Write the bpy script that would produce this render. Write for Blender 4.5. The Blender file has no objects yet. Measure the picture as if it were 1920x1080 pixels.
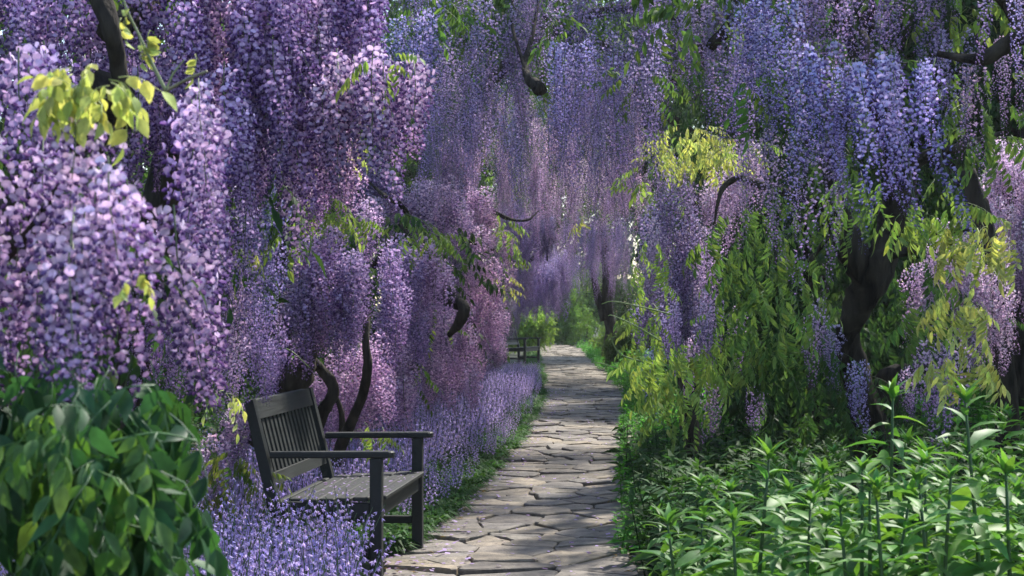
import bpy, math
import numpy as np
from mathutils import Vector, Euler, Matrix

R = math.radians
rng = np.random.default_rng(7)
scene = bpy.context.scene
COL = scene.collection
PI = math.pi

# ------------------------------------------------------------------ camera, sky, sun, exposure
CAM_H = 1.31
F_PX = 3100.0
HORIZON = 580.0
cam_d = bpy.data.cameras.new("camera")
cam = bpy.data.objects.new("camera", cam_d)
COL.objects.link(cam)
cam_d.sensor_width = 36
cam_d.lens = F_PX / 1920 * 36
cam_d.clip_end = 1500
cam_d.clip_start = 0.05
cam.location = (0, 0, CAM_H)
cam.rotation_euler = (R(90) + math.atan((HORIZON - 540) / F_PX), 0, 0)
cam_d.dof.use_dof = True
cam_d.dof.focus_distance = 7.5
cam_d.dof.aperture_fstop = 11
scene.camera = cam

SUN_EL, SUN_AZ = 50.0, 33.0        # azimuth measured from the view direction (+Y) towards +X
world = bpy.data.worlds.new("World")
scene.world = world
world.use_nodes = True
wt = world.node_tree
bgn = wt.nodes["Background"]
sky = wt.nodes.new("ShaderNodeTexSky")
sky.sky_type = 'NISHITA'
sky.sun_disc = False
sky.sun_elevation = R(SUN_EL)
sky.sun_rotation = R(SUN_AZ)
wt.links.new(sky.outputs[0], bgn.inputs[0])
bgn.inputs[1].default_value = 0.15

sun_d = bpy.data.lights.new("sun", 'SUN')
sun_d.energy = 3.9
sun_d.angle = R(2.5)
sun_d.color = (1.0, 0.95, 0.86)
sun = bpy.data.objects.new("sun", sun_d)
COL.objects.link(sun)
sv = Vector((math.sin(R(SUN_AZ)) * math.cos(R(SUN_EL)), math.cos(R(SUN_AZ)) * math.cos(R(SUN_EL)), math.sin(R(SUN_EL))))
sun.rotation_euler = sv.to_track_quat('Z', 'Y').to_euler()

scene.view_settings.view_transform = 'Standard'
scene.view_settings.look = 'None'
scene.view_settings.gamma = 1
scene.view_settings.use_curve_mapping = False
scene.view_settings.exposure = 1.15
scene.render.engine = 'CYCLES'
scene.cycles.max_bounces = 6
scene.cycles.diffuse_bounces = 3
scene.cycles.glossy_bounces = 2
scene.cycles.transmission_bounces = 4
scene.cycles.use_denoising = True

# ------------------------------------------------------------------ materials
def new_mat(name):
    m = bpy.data.materials.new(name)
    m.use_nodes = True
    nt = m.node_tree
    for n in list(nt.nodes):
        nt.nodes.remove(n)
    return m, nt, nt.nodes.new, nt.links.new


def petal_or_leaf(name, trans, rough, spec, var, tint=(1, 1, 1), sat_back=1.0):
    """vertex colour is the thing's own colour; every copy varies a little"""
    m, nt, N, L = new_mat(name)
    out = N('ShaderNodeOutputMaterial')
    at = N('ShaderNodeAttribute'); at.attribute_name = 'Col'
    oi = N('ShaderNodeObjectInfo')
    hs = N('ShaderNodeHueSaturation')
    mr = N('ShaderNodeMapRange'); mr.inputs[3].default_value = 1 - var; mr.inputs[4].default_value = 1 + var
    L(oi.outputs['Random'], mr.inputs[0]); L(mr.outputs[0], hs.inputs['Value'])
    mh = N('ShaderNodeMapRange'); mh.inputs[3].default_value = .5 - var * .07; mh.inputs[4].default_value = .5 + var * .07
    ml = N('ShaderNodeMath'); ml.operation = 'FRACT'
    mm = N('ShaderNodeMath'); mm.operation = 'MULTIPLY'; mm.inputs[1].default_value = 17.31
    L(oi.outputs['Random'], mm.inputs[0]); L(mm.outputs[0], ml.inputs[0]); L(ml.outputs[0], mh.inputs[0]); L(mh.outputs[0], hs.inputs['Hue'])
    nz = N('ShaderNodeTexNoise'); nz.inputs['Scale'].default_value = 55; nz.inputs['Detail'].default_value = 3
    tc = N('ShaderNodeTexCoord'); L(tc.outputs['Object'], nz.inputs[0])
    mn = N('ShaderNodeMapRange'); mn.inputs[1].default_value = .3; mn.inputs[2].default_value = .7; mn.inputs[3].default_value = .78; mn.inputs[4].default_value = 1.2
    L(nz.outputs[0], mn.inputs[0])
    mm0 = N('ShaderNodeVectorMath'); mm0.operation = 'SCALE'
    L(at.outputs['Color'], mm0.inputs[0]); L(mn.outputs[0], mm0.inputs[3])
    L(mm0.outputs[0], hs.inputs['Color'])
    pb = N('ShaderNodeBsdfPrincipled')
    pb.inputs['Roughness'].default_value = rough
    pb.inputs['Specular IOR Level'].default_value = spec
    tr = N('ShaderNodeBsdfTranslucent')
    mxc = N('ShaderNodeMix'); mxc.data_type = 'RGBA'; mxc.blend_type = 'MULTIPLY'; mxc.inputs[0].default_value = 1
    L(hs.outputs[0], mxc.inputs[6]); mxc.inputs[7].default_value = (*tint, 1)
    L(mxc.outputs[2], tr.inputs[0])
    L(hs.outputs[0], pb.inputs['Base Color'])
    mx = N('ShaderNodeMixShader'); mx.inputs[0].default_value = trans
    L(pb.outputs[0], mx.inputs[1]); L(tr.outputs[0], mx.inputs[2]); L(mx.outputs[0], out.inputs[0])
    return m


M_PETAL = petal_or_leaf('petal', .33, .6, .2, .24, (1.15, 1.0, 1.1))
M_LEAF = petal_or_leaf('leaf', .42, .58, .13, .25, (1.55, 1.45, .85))
M_GLOSS = petal_or_leaf('glossy_leaf', .36, .50, .24, .2, (1.6, 1.5, .7))
M_STEM = petal_or_leaf('green_stem', .05, .5, .4, .1)


def bark_mat(name, c0, c1, scale=14):
    m, nt, N, L = new_mat(name)
    out = N('ShaderNodeOutputMaterial'); pb = N('ShaderNodeBsdfPrincipled')
    tc = N('ShaderNodeTexCoord'); mp = N('ShaderNodeMapping'); mp.inputs['Scale'].default_value = (1, 1, .22)
    nz = N('ShaderNodeTexNoise'); nz.inputs['Scale'].default_value = scale; nz.inputs['Detail'].default_value = 8
    L(tc.outputs['Object'], mp.inputs[0]); L(mp.outputs[0], nz.inputs[0])
    cr = N('ShaderNodeValToRGB'); cr.color_ramp.elements[0].color = (*c0, 1); cr.color_ramp.elements[1].color = (*c1, 1)
    cr.color_ramp.elements[0].position = .35; cr.color_ramp.elements[1].position = .7
    L(nz.outputs[0], cr.inputs[0]); L(cr.outputs[0], pb.inputs['Base Color'])
    bp = N('ShaderNodeBump'); bp.inputs['Strength'].default_value = 1; bp.inputs['Distance'].default_value = .045
    L(nz.outputs[0], bp.inputs['Height']); L(bp.outputs[0], pb.inputs['Normal'])
    pb.inputs['Roughness'].default_value = .9; pb.inputs['Specular IOR Level'].default_value = .2
    L(pb.outputs[0], out.inputs[0])
    return m


M_BARK = bark_mat('bark', (.008, .006, .005), (.070, .058, .044))


def soil_mat(name='soil', c0=(.02, .017, .012, 1), c1=(.035, .05, .018, 1)):
    m, nt, N, L = new_mat(name)
    out = N('ShaderNodeOutputMaterial'); pb = N('ShaderNodeBsdfPrincipled')
    nz = N('ShaderNodeTexNoise'); nz.inputs['Scale'].default_value = 3.5; nz.inputs['Detail'].default_value = 9
    tc = N('ShaderNodeTexCoord'); L(tc.outputs['Object'], nz.inputs[0])
    cr = N('ShaderNodeValToRGB'); cr.color_ramp.elements[0].color = c0; cr.color_ramp.elements[1].color = c1
    cr.color_ramp.elements[0].position = .4; cr.color_ramp.elements[1].position = .62
    L(nz.outputs[0], cr.inputs[0]); L(cr.outputs[0], pb.inputs['Base Color'])
    bp = N('ShaderNodeBump'); bp.inputs['Strength'].default_value = .6; bp.inputs['Distance'].default_value = .05
    L(nz.outputs[0], bp.inputs['Height']); L(bp.outputs[0], pb.inputs['Normal'])
    pb.inputs['Roughness'].default_value = 1
    L(pb.outputs[0], out.inputs[0])
    return m


def stone_mat():
    m, nt, N, L = new_mat('flagstone')
    out = N('ShaderNodeOutputMaterial'); pb = N('ShaderNodeBsdfPrincipled')
    tc = N('ShaderNodeTexCoord'); oi = N('ShaderNodeObjectInfo')
    n1 = N('ShaderNodeTexNoise'); n1.inputs['Scale'].default_value = 9; n1.inputs['Detail'].default_value = 9; n1.inputs['Roughness'].default_value = .65
    n2 = N('ShaderNodeTexNoise'); n2.inputs['Scale'].default_value = 70; n2.inputs['Detail'].default_value = 4
    L(tc.outputs['Object'], n1.inputs[0]); L(tc.outputs['Object'], n2.inputs[0])
    c1 = N('ShaderNodeValToRGB')
    e = c1.color_ramp.elements
    e[0].position = .3; e[0].color = (.07, .065, .06, 1); e[1].position = .72; e[1].color = (.30, .265, .22, 1)
    e2 = e.new(.5); e2.color = (.19, .168, .142, 1)
    L(n1.outputs[0], c1.inputs[0])
    c2 = N('ShaderNodeValToRGB')       # each stone has its own shade
    e = c2.color_ramp.elements
    e[0].position = 0; e[0].color = (.60, .57, .57, 1); e[1].position = 1; e[1].color = (1.3, 1.2, 1.03, 1)
    x = e.new(.35); x.color = (.93, .93, .97, 1); x = e.new(.7); x.color = (1.05, .98, .90, 1)
    L(oi.outputs['Random'], c2.inputs[0])
    mx = N('ShaderNodeMix'); mx.data_type = 'RGBA'; mx.blend_type = 'MULTIPLY'; mx.inputs[0].default_value = 1
    L(c1.outputs[0], mx.inputs[6]); L(c2.outputs[0], mx.inputs[7])
    n3 = N('ShaderNodeTexNoise'); n3.inputs['Scale'].default_value = 2.2; n3.inputs['Detail'].default_value = 7; n3.inputs['Roughness'].default_value = .7
    ge = N('ShaderNodeNewGeometry'); L(ge.outputs['Position'], n3.inputs[0])
    c3 = N('ShaderNodeValToRGB'); c3.color_ramp.elements[0].position = .5; c3.color_ramp.elements[1].position = .66
    L(n3.outputs[0], c3.inputs[0])
    m3 = N('ShaderNodeMix'); m3.data_type = 'RGBA'; L(mx.outputs[2], m3.inputs[6]); m3.inputs[7].default_value = (.085, .080, .055, 1)
    sc3 = N('ShaderNodeMath'); sc3.operation = 'MULTIPLY'; sc3.inputs[1].default_value = .6
    L(c3.outputs[0], sc3.inputs[0]); L(sc3.outputs[0], m3.inputs[0])
    L(m3.outputs[2], pb.inputs['Base Color'])
    bp = N('ShaderNodeBump'); bp.inputs['Strength'].default_value = .8; bp.inputs['Distance'].default_value = .012
    ad = N('ShaderNodeMath'); ad.operation = 'MULTIPLY_ADD'; ad.inputs[1].default_value = .25
    L(n2.outputs[0], ad.inputs[0]); L(n1.outputs[0], ad.inputs[2]); L(ad.outputs[0], bp.inputs['Height']); L(bp.outputs[0], pb.inputs['Normal'])
    pb.inputs['Roughness'].default_value = .68
    pb.inputs['Specular IOR Level'].default_value = .4
    L(pb.outputs[0], out.inputs[0])
    return m


def paint_mat():
    m, nt, N, L = new_mat('weathered_green_black_paint')
    out = N('ShaderNodeOutputMaterial'); pb = N('ShaderNodeBsdfPrincipled')
    tc = N('ShaderNodeTexCoord')
    n1 = N('ShaderNodeTexNoise'); n1.inputs['Scale'].default_value = 60; n1.inputs['Detail'].default_value = 9
    mp = N('ShaderNodeMapping'); mp.inputs['Scale'].default_value = (1, .07, 1)
    L(tc.outputs['Object'], mp.inputs[0]); L(mp.outputs[0], n1.inputs[0])
    cr = N('ShaderNodeValToRGB'); cr.color_ramp.elements[0].color = (.003, .005, .005, 1); cr.color_ramp.elements[1].color = (.009, .014, .0135, 1)
    cr.color_ramp.elements[0].position = .35; cr.color_ramp.elements[1].position = .68
    L(n1.outputs[0], cr.inputs[0]); L(cr.outputs[0], pb.inputs['Base Color'])
    rr = N('ShaderNodeMapRange'); rr.inputs[3].default_value = .45; rr.inputs[4].default_value = .75
    L(n1.outputs[0], rr.inputs[0]); L(rr.outputs[0], pb.inputs['Roughness'])
    bp = N('ShaderNodeBump'); bp.inputs['Strength'].default_value = .5; bp.inputs['Distance'].default_value = .004
    L(n1.outputs[0], bp.inputs['Height']); L(bp.outputs[0], pb.inputs['Normal'])
    L(pb.outputs[0], out.inputs[0])
    return m


M_JOINT = soil_mat('joint_soil', (.065, .055, .042, 1), (.055, .065, .03, 1))
M_SOIL, M_STONE, M_PAINT = soil_mat(), stone_mat(), paint_mat()

# ------------------------------------------------------------------ geometry accumulator
class Geo:
    """arrays of vertices, polygons, own colours and material slots; can be stamped many times into another Geo"""
    def __init__(s):
        s.v, s.c, s.lp, s.tot, s.mi, s.n = [], [], [], [], [], 0

    def add(s, v, faces, col, mi=0):
        v = np.asarray(v, float).reshape(-1, 3)
        col = np.asarray(col, float)
        if col.ndim == 1:
            col = np.tile(col, (len(v), 1))
        s.v.append(v); s.c.append(col)
        s.lp.append(np.concatenate([np.asarray(f, int) for f in faces]) + s.n)
        s.tot.append(np.array([len(f) for f in faces])); s.mi.append(np.full(len(faces), mi))
        s.n += len(v)
        return s

    def pack(s):
        if len(s.v) != 1:
            s.v, s.c, s.lp, s.tot, s.mi = [np.concatenate(a) for a in (s.v, s.c, s.lp, s.tot, s.mi)]
            s.v, s.c, s.lp, s.tot, s.mi = [s.v], [s.c], [s.lp], [s.tot], [s.mi]
        return s

    def stamp(s, g, mats, tints=None):
        """copy geo g at every 3x4 matrix of mats (K,3,4)"""
        g.pack()
        mats = np.asarray(mats, float)
        K = len(mats)
        if not K:
            return s
        v, c, lp, tot, mi = g.v[0], g.c[0], g.lp[0], g.tot[0], g.mi[0]
        V = np.einsum('kij,nj->kni', mats[:, :, :3], v) + mats[:, None, :, 3]
        C = np.tile(c, (K, 1, 1))
        if tints is not None:
            C = C * np.asarray(tints)[:, None, :]
        s.v.append(V.reshape(-1, 3)); s.c.append(C.reshape(-1, 3))
        s.lp.append((np.tile(lp, (K, 1)) + (np.arange(K) * len(v))[:, None]).ravel() + s.n)
        s.tot.append(np.tile(tot, K)); s.mi.append(np.tile(mi, K))
        s.n += K * len(v)
        return s

    def mesh(s, name, mats, smooth=True):
        s.pack()
        v, c, lp, tot, mi = s.v[0], s.c[0], s.lp[0], s.tot[0], s.mi[0]
        me = bpy.data.meshes.new(name)
        me.vertices.add(len(v)); me.vertices.foreach_set('co', v.ravel())
        me.loops.add(len(lp)); me.loops.foreach_set('vertex_index', lp)
        me.polygons.add(len(tot))
        me.polygons.foreach_set('loop_start', np.concatenate([[0], np.cumsum(tot)[:-1]]))
        me.polygons.foreach_set('material_index', mi)
        me.polygons.foreach_set('use_smooth', np.full(len(tot), smooth))
        for m in mats:
            me.materials.append(m)
        a = me.attributes.new('Col', 'FLOAT_COLOR', 'POINT')
        a.data.foreach_set('color', np.concatenate([np.clip(c, 0, 1), np.ones((len(c), 1))], 1).ravel())
        me.update(calc_edges=True)
        return me


def rot_zyx(yaw, pitch, roll=0.0):
    """numpy arrays -> (K,3,3): Rz(yaw) Ry(pitch) Rx(roll)"""
    yaw, pitch, roll = np.broadcast_arrays(np.atleast_1d(yaw).astype(float), pitch, roll)
    cy, sy, cp, sp, cr, sr = np.cos(yaw), np.sin(yaw), np.cos(pitch), np.sin(pitch), np.cos(roll), np.sin(roll)
    z, o = np.zeros_like(cy), np.ones_like(cy)
    A = np.stack([np.stack([cy, -sy, z], -1), np.stack([sy, cy, z], -1), np.stack([z, z, o], -1)], 1)
    B = np.stack([np.stack([cp, z, sp], -1), np.stack([z, o, z], -1), np.stack([-sp, z, cp], -1)], 1)
    C = np.stack([np.stack([o, z, z], -1), np.stack([z, cr, -sr], -1), np.stack([z, sr, cr], -1)], 1)
    return A @ B @ C


def mats(pos, rot, scale):
    scale = np.asarray(scale, float)
    if scale.ndim == 1:
        scale = scale[:, None, None]
    return np.concatenate([rot * scale, np.asarray(pos, float)[:, :, None]], 2)


def ids(o, label=None, cat=None, group=None, kind=None):
    for k, x in (('label', label), ('category', cat), ('group', group), ('kind', kind)):
        if x:
            o[k] = x
    return o


def link(name, data, parent=None, loc=None, rot=None, scale=None):
    o = bpy.data.objects.new(name, data)
    COL.objects.link(o)
    if parent:
        o.parent = parent
    if loc is not None:
        o.location = loc
    if rot is not None:
        o.rotation_euler = rot
    if scale is not None:
        o.scale = scale
    return o


def P(px, py, d):
    """the place seen at photograph pixel (px, py) at distance d along the view"""
    return np.array([(px - 960) / F_PX * d, d, CAM_H + (HORIZON - py) / F_PX * d])


def seen(p):
    d = max(p[1], .3)
    return 960 + p[0] / d * F_PX, HORIZON - (p[2] - CAM_H) / d * F_PX, d


# ------------------------------------------------------------------ tubes (trunks, limbs, stems)
def smooth_path(pts, rad, sub):
    pts = np.asarray(pts, float); rad = np.asarray(rad, float)
    n = len(pts)
    if n < 3:
        t = np.linspace(0, 1, sub + 1)[:, None]
        return pts[0] * (1 - t) + pts[-1] * t, (rad[0] * (1 - t) + rad[-1] * t)[:, 0]
    P4 = np.vstack([2 * pts[0] - pts[1], pts, 2 * pts[-1] - pts[-2]])
    o, r = [], []
    for i in range(n - 1):
        a, b, c, d = P4[i], P4[i + 1], P4[i + 2], P4[i + 3]
        for t in np.arange(sub) / sub:
            o.append(.5 * ((2 * b) + (-a + c) * t + (2 * a - 5 * b + 4 * c - d) * t * t + (-a + 3 * b - 3 * c + d) * t ** 3))
            r.append(rad[i] * (1 - t) + rad[i + 1] * t)
    o.append(pts[-1]); r.append(rad[-1])
    return np.array(o), np.array(r)


def tube(geo, pts, rad, sides=8, sub=5, knob=0.0, col=(1, 1, 1), mi=0, seed=0):
    rr = np.random.default_rng(seed)
    p, r = smooth_path(pts, rad, sub)
    n = len(p)
    t = np.gradient(p, axis=0); t /= np.linalg.norm(t, axis=1)[:, None] + 1e-9
    up = np.array([0.31, 0.17, .93]) if abs(t[0][2]) < .9 else np.array([1., 0.1, 0])
    a = np.linspace(0, 2 * PI, sides, endpoint=False)
    V = []
    nrm = np.cross(t[0], up); nrm /= np.linalg.norm(nrm)
    lob = rr.uniform(0, 6, 3)
    for i in range(n):
        nrm = nrm - t[i] * np.dot(nrm, t[i]); nrm /= np.linalg.norm(nrm)
        b = np.cross(t[i], nrm)
        k = 1 + knob * (np.sin(3 * a + lob[0] + i * .35) * .5 + np.sin(2 * a + lob[1] - i * .5) * .5 + rr.normal(0, .35, sides))
        V.append(p[i] + (nrm[None] * np.cos(a)[:, None] + b[None] * np.sin(a)[:, None]) * (r[i] * k)[:, None])
    V = np.concatenate(V)
    F = []
    for i in range(n - 1):
        for j in range(sides):
            k = (j + 1) % sides
            F.append((i * sides + j, i * sides + k, (i + 1) * sides + k, (i + 1) * sides + j))
    F.append(tuple(range(sides))[::-1]); F.append(tuple((n - 1) * sides + j for j in range(sides)))
    geo.add(V, F, col, mi)
    return geo


def box(geo, lo, hi, bev=.004, col=(1, 1, 1), M=None, mi=0):
    """a box with chamfered edges (24 vertices)"""
    lo, hi = np.array(lo, float), np.array(hi, float)
    bev = min(bev, (hi - lo).min() * .3)
    V, idx = [], {}
    for sx in (0, 1):
        for sy in (0, 1):
            for sz in (0, 1):
                c = np.where([sx, sy, sz], hi, lo)
                inn = np.where([sx, sy, sz], -1, 1) * bev
                for ax in range(3):
                    q = c + inn; q[ax] = c[ax]
                    idx[(sx, sy, sz, ax)] = len(V); V.append(q)
    F = []
    for ax in range(3):
        o = [k for k in range(3) if k != ax]
        for s in (0, 1):
            q = []
            for u, w in ((0, 0), (1, 0), (1, 1), (0, 1)):
                k = [0, 0, 0]; k[ax] = s; k[o[0]] = u; k[o[1]] = w
                q.append(idx[(*k, ax)])
            F.append(q if (s == 1) ^ (ax == 1) else q[::-1])
    for ax in range(3):     # edge chamfers run along ax
        o = [k for k in range(3) if k != ax]
        for u in (0, 1):
            for w in (0, 1):
                k0 = [0, 0, 0]; k0[ax] = 0; k0[o[0]] = u; k0[o[1]] = w
                k1 = list(k0); k1[ax] = 1
                F.append((idx[(*k0, o[0])], idx[(*k1, o[0])], idx[(*k1, o[1])], idx[(*k0, o[1])]))
    for sx in (0, 1):
        for sy in (0, 1):
            for sz in (0, 1):
                F.append((idx[(sx, sy, sz, 0)], idx[(sx, sy, sz, 1)], idx[(sx, sy, sz, 2)]))
    V = np.array(V)
    if M is not None:
        V = V @ np.asarray(M)[:3, :3].T + np.asarray(M)[:3, 3]
    geo.add(V, F, col, mi)
    return geo


# ------------------------------------------------------------------ leaves
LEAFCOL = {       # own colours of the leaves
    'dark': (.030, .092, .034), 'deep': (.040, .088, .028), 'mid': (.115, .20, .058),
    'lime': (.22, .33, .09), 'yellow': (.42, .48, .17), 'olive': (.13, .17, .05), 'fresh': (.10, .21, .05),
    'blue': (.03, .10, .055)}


def leaflet(geo, base, yaw, pitch, ln, wd, col, roll=0.0, hi=True, fold=.25, droop=.25, mi=0):
    """one leaflet: pointed, folded along its midrib, tip drooping"""
    if hi:
        st = np.array([0, .18, .42, .7, 1.0]); ws = np.array([0, .62, 1.0, .68, 0]) * wd / 2
    else:
        st = np.array([0, .45, 1.0]); ws = np.array([0, 1.0, 0]) * wd / 2
    V, F, C = [], [], []
    col = np.asarray(col)
    for s, w in zip(st, ws):
        x = s * ln; z = -droop * ln * s * s
        if w == 0:
            V.append((x, 0, z)); C.append(col)
        else:
            V += [(x, -w, z + fold * w), (x, 0, z), (x, w, z + fold * w)]
            C += [col, col * .86, col]
    F.append((0, 1, 2)); F.append((0, 2, 3))
    k = 1
    for i in range(1, len(st) - 2):
        F += [(k, k + 3, k + 4, k + 1), (k + 1, k + 4, k + 5, k + 2)]
        k += 3
    F += [(k, k + 3, k + 1), (k + 1, k + 3, k + 2)]
    V = np.array(V)
    Rm = rot_zyx(yaw, pitch, roll)[0]
    geo.add(V @ Rm.T + np.asarray(base), F, np.array(C), mi)


def compound_leaf(rr, pal, n_pairs=5, L=.24, ll=.065, lw=.026, hang=.6, hi=True, stem=True):
    """pinnate wisteria leaf: arching rachis along +X, leaflets in pairs and one at the tip"""
    g = Geo()
    base = np.array(LEAFCOL[pal])
    drop = rr.uniform(.25, .8)
    pts = []
    for t in np.linspace(0, 1, 6):
        pts.append((L * (t - .12 * t * t * drop), rr.normal(0, .004), -L * drop * t * t * .8))
    pts = np.array(pts)
    if stem:
        tube(g, pts, np.linspace(.0016, .0008, 6), sides=3, sub=1, col=base * 1.0, mi=1)
    for k in range(n_pairs + 1):
        t = .28 + .72 * k / n_pairs
        i = t * 5; a = int(min(i, 4)); f = i - a
        b = pts[a] * (1 - f) + pts[a + 1] * f
        tl = 1.0 - .25 * abs(t - .6)
        c = base * rr.uniform(.8, 1.25) * np.array([rr.uniform(.9, 1.12), 1, rr.uniform(.85, 1.15)])
        if k == n_pairs:
            leaflet(g, b, rr.normal(0, .1), math.atan(drop * 1.3) + .2, ll * 1.1, lw * 1.1, c, rr.normal(0, .2), hi)
        else:
            for s in (-1, 1):
                leaflet(g, b, s * rr.uniform(.8, 1.25), hang + rr.normal(0, .25), ll * tl * rr.uniform(.85, 1.1), lw * tl * rr.uniform(.85, 1.1),
                        c * rr.uniform(.88, 1.12), rr.normal(0, .3), hi, fold=rr.uniform(.05, .45), droop=rr.uniform(.1, .5))
    return g.pack()


LEAVES = {}
def leaf_set(kind):
    """kind: palette/shape -> list of (Geo, mesh)"""
    if kind in LEAVES:
        return LEAVES[kind]
    pal, shape = kind.split('/')
    rr = np.random.default_rng(abs(hash_str(kind)) % 99991)
    out = []
    for i in range(6):
        if shape == 'big':       # mature glossy leaves in the near corner
            g = compound_leaf(rr, pal, int(rr.integers(3, 5)), L=.16, ll=.066, lw=.031, hang=.95)
        elif shape == 'young':   # soft hanging young leaves
            g = compound_leaf(rr, pal, int(rr.integers(4, 7)), L=.21, ll=.060, lw=.022, hang=1.1)
        elif shape == 'wide':
            g = compound_leaf(rr, pal, int(rr.integers(4, 6)), L=.26, ll=.085, lw=.03, hang=.75)
        elif shape == 'tuft':    # just unfolded, short, broad soft leaflets
            g = compound_leaf(rr, pal, int(rr.integers(2, 4)), L=.085, ll=.048, lw=.029, hang=1.2)
        elif shape == 'droop':
            g = compound_leaf(rr, pal, int(rr.integers(4, 6)), L=.20, ll=.085, lw=.026, hang=1.25)
        else:                    # cheap, for far crowns
            g = compound_leaf(rr, pal, 4, L=.24, ll=.085, lw=.036, hang=.7, hi=False, stem=False)
        m = M_GLOSS if shape == 'big' else M_LEAF
        out.append((g, g.mesh('leaf_' + shape, [m, M_STEM])))
    LEAVES[kind] = out
    return out


def hash_str(s):
    h = 5381
    for ch in s:
        h = (h * 33 + ord(ch)) & 0x7fffffff
    return h


# ------------------------------------------------------------------ wisteria flowers
FLOWERCOL = {   # (open petal, keel and buds)
    'mauve': ((.62, .52, .68), (.13, .07, .24)),
    'lilac': ((.56, .47, .69), (.14, .08, .28)),
    'pink': ((.78, .62, .76), (.26, .14, .35)),
    'blue': ((.45, .46, .74), (.12, .10, .32)),
    'violet': ((.48, .44, .66), (.12, .09, .26)),
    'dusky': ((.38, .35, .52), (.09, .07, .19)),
    'pale': ((.80, .71, .80), (.36, .27, .44)),  # petals whitened to stand in for backlight
    'white': ((.66, .72, .86), (.40, .45, .62)),
}


def floret(rr, cp, ck, lod):
    """one pea flower: reflexed rounded banner, paired wings and keel; +X away from the raceme, +Z up, about 1 unit"""
    g = Geo()
    cp, ck = np.asarray(cp), np.asarray(ck)
    if lod == 'hi':
        n = 9
        a = np.linspace(-.62 * PI, .62 * PI, n)
        rim = np.stack([np.full(n, .30) - .12 * np.cos(a * 1.0), np.sin(a) * .62, .42 + np.cos(a) * .52], 1)
        rim[:, 0] -= .30 * (np.abs(np.sin(a)) ** 1.5)          # sides swept back
        V = np.vstack([[(.06, 0, -.02), (.10, 0, .40)], rim])
        C = np.vstack([[ck * .5 + cp * .5, np.minimum(cp * 1.12 + .05, 1)], np.tile(cp, (n, 1)) * rr.uniform(.9, 1.08, (n, 1))])
        F = [(1, 2 + i, 3 + i) for i in range(n - 1)] + [(0, 2, 1), (0, 1, n + 1)]
        g.add(V, F, C)
        for s in (-1, 1):
            V = [(0, s * .04, -.02), (.42, s * .26, .10), (.86, s * .17, -.18), (.92, s * .02, -.42), (.42, s * .14, -.30)]
            g.add(V, [(0, 1, 4), (1, 2, 4), (2, 3, 4)], np.vstack([ck, ck * .6 + cp * .4, ck * .9 + cp * .1, ck, ck * .8]))
        V = [(0, 0, -.06), (.5, .09, -.26), (.5, -.09, -.26), (.84, 0, -.56), (.4, 0, -.50)]
        g.add(V, [(0, 1, 2), (1, 3, 2), (0, 4, 1), (0, 2, 4), (1, 4, 3), (2, 3, 4)], ck * .85)
        g.add([(-.9, .02, .14), (-.9, -.02, .14), (.06, 0, 0), (-.2, 0, .05)], [(0, 1, 3), (0, 3, 2), (1, 2, 3)], (.12, .11, .14))
    else:
        V = [(.12, 0, -.02), (.05, -.56, .42), (.22, 0, .38), (.05, .56, .42), (.30, 0, .98)]
        g.add(V, [(0, 2, 1), (0, 3, 2), (1, 2, 4), (2, 3, 4)], np.vstack([cp * .6 + ck * .4, cp, np.minimum(cp * 1.1, 1), cp, cp * .97]))
        V = [(0, 0, 0), (.6, .22, -.08), (.6, -.22, -.08), (.85, 0, -.52)]
        g.add(V, [(0, 1, 2), (0, 3, 1), (0, 2, 3), (1, 3, 2)], np.vstack([ck, ck * .7 + cp * .3, ck * .7 + cp * .3, ck]))
    return g.pack()


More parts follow.
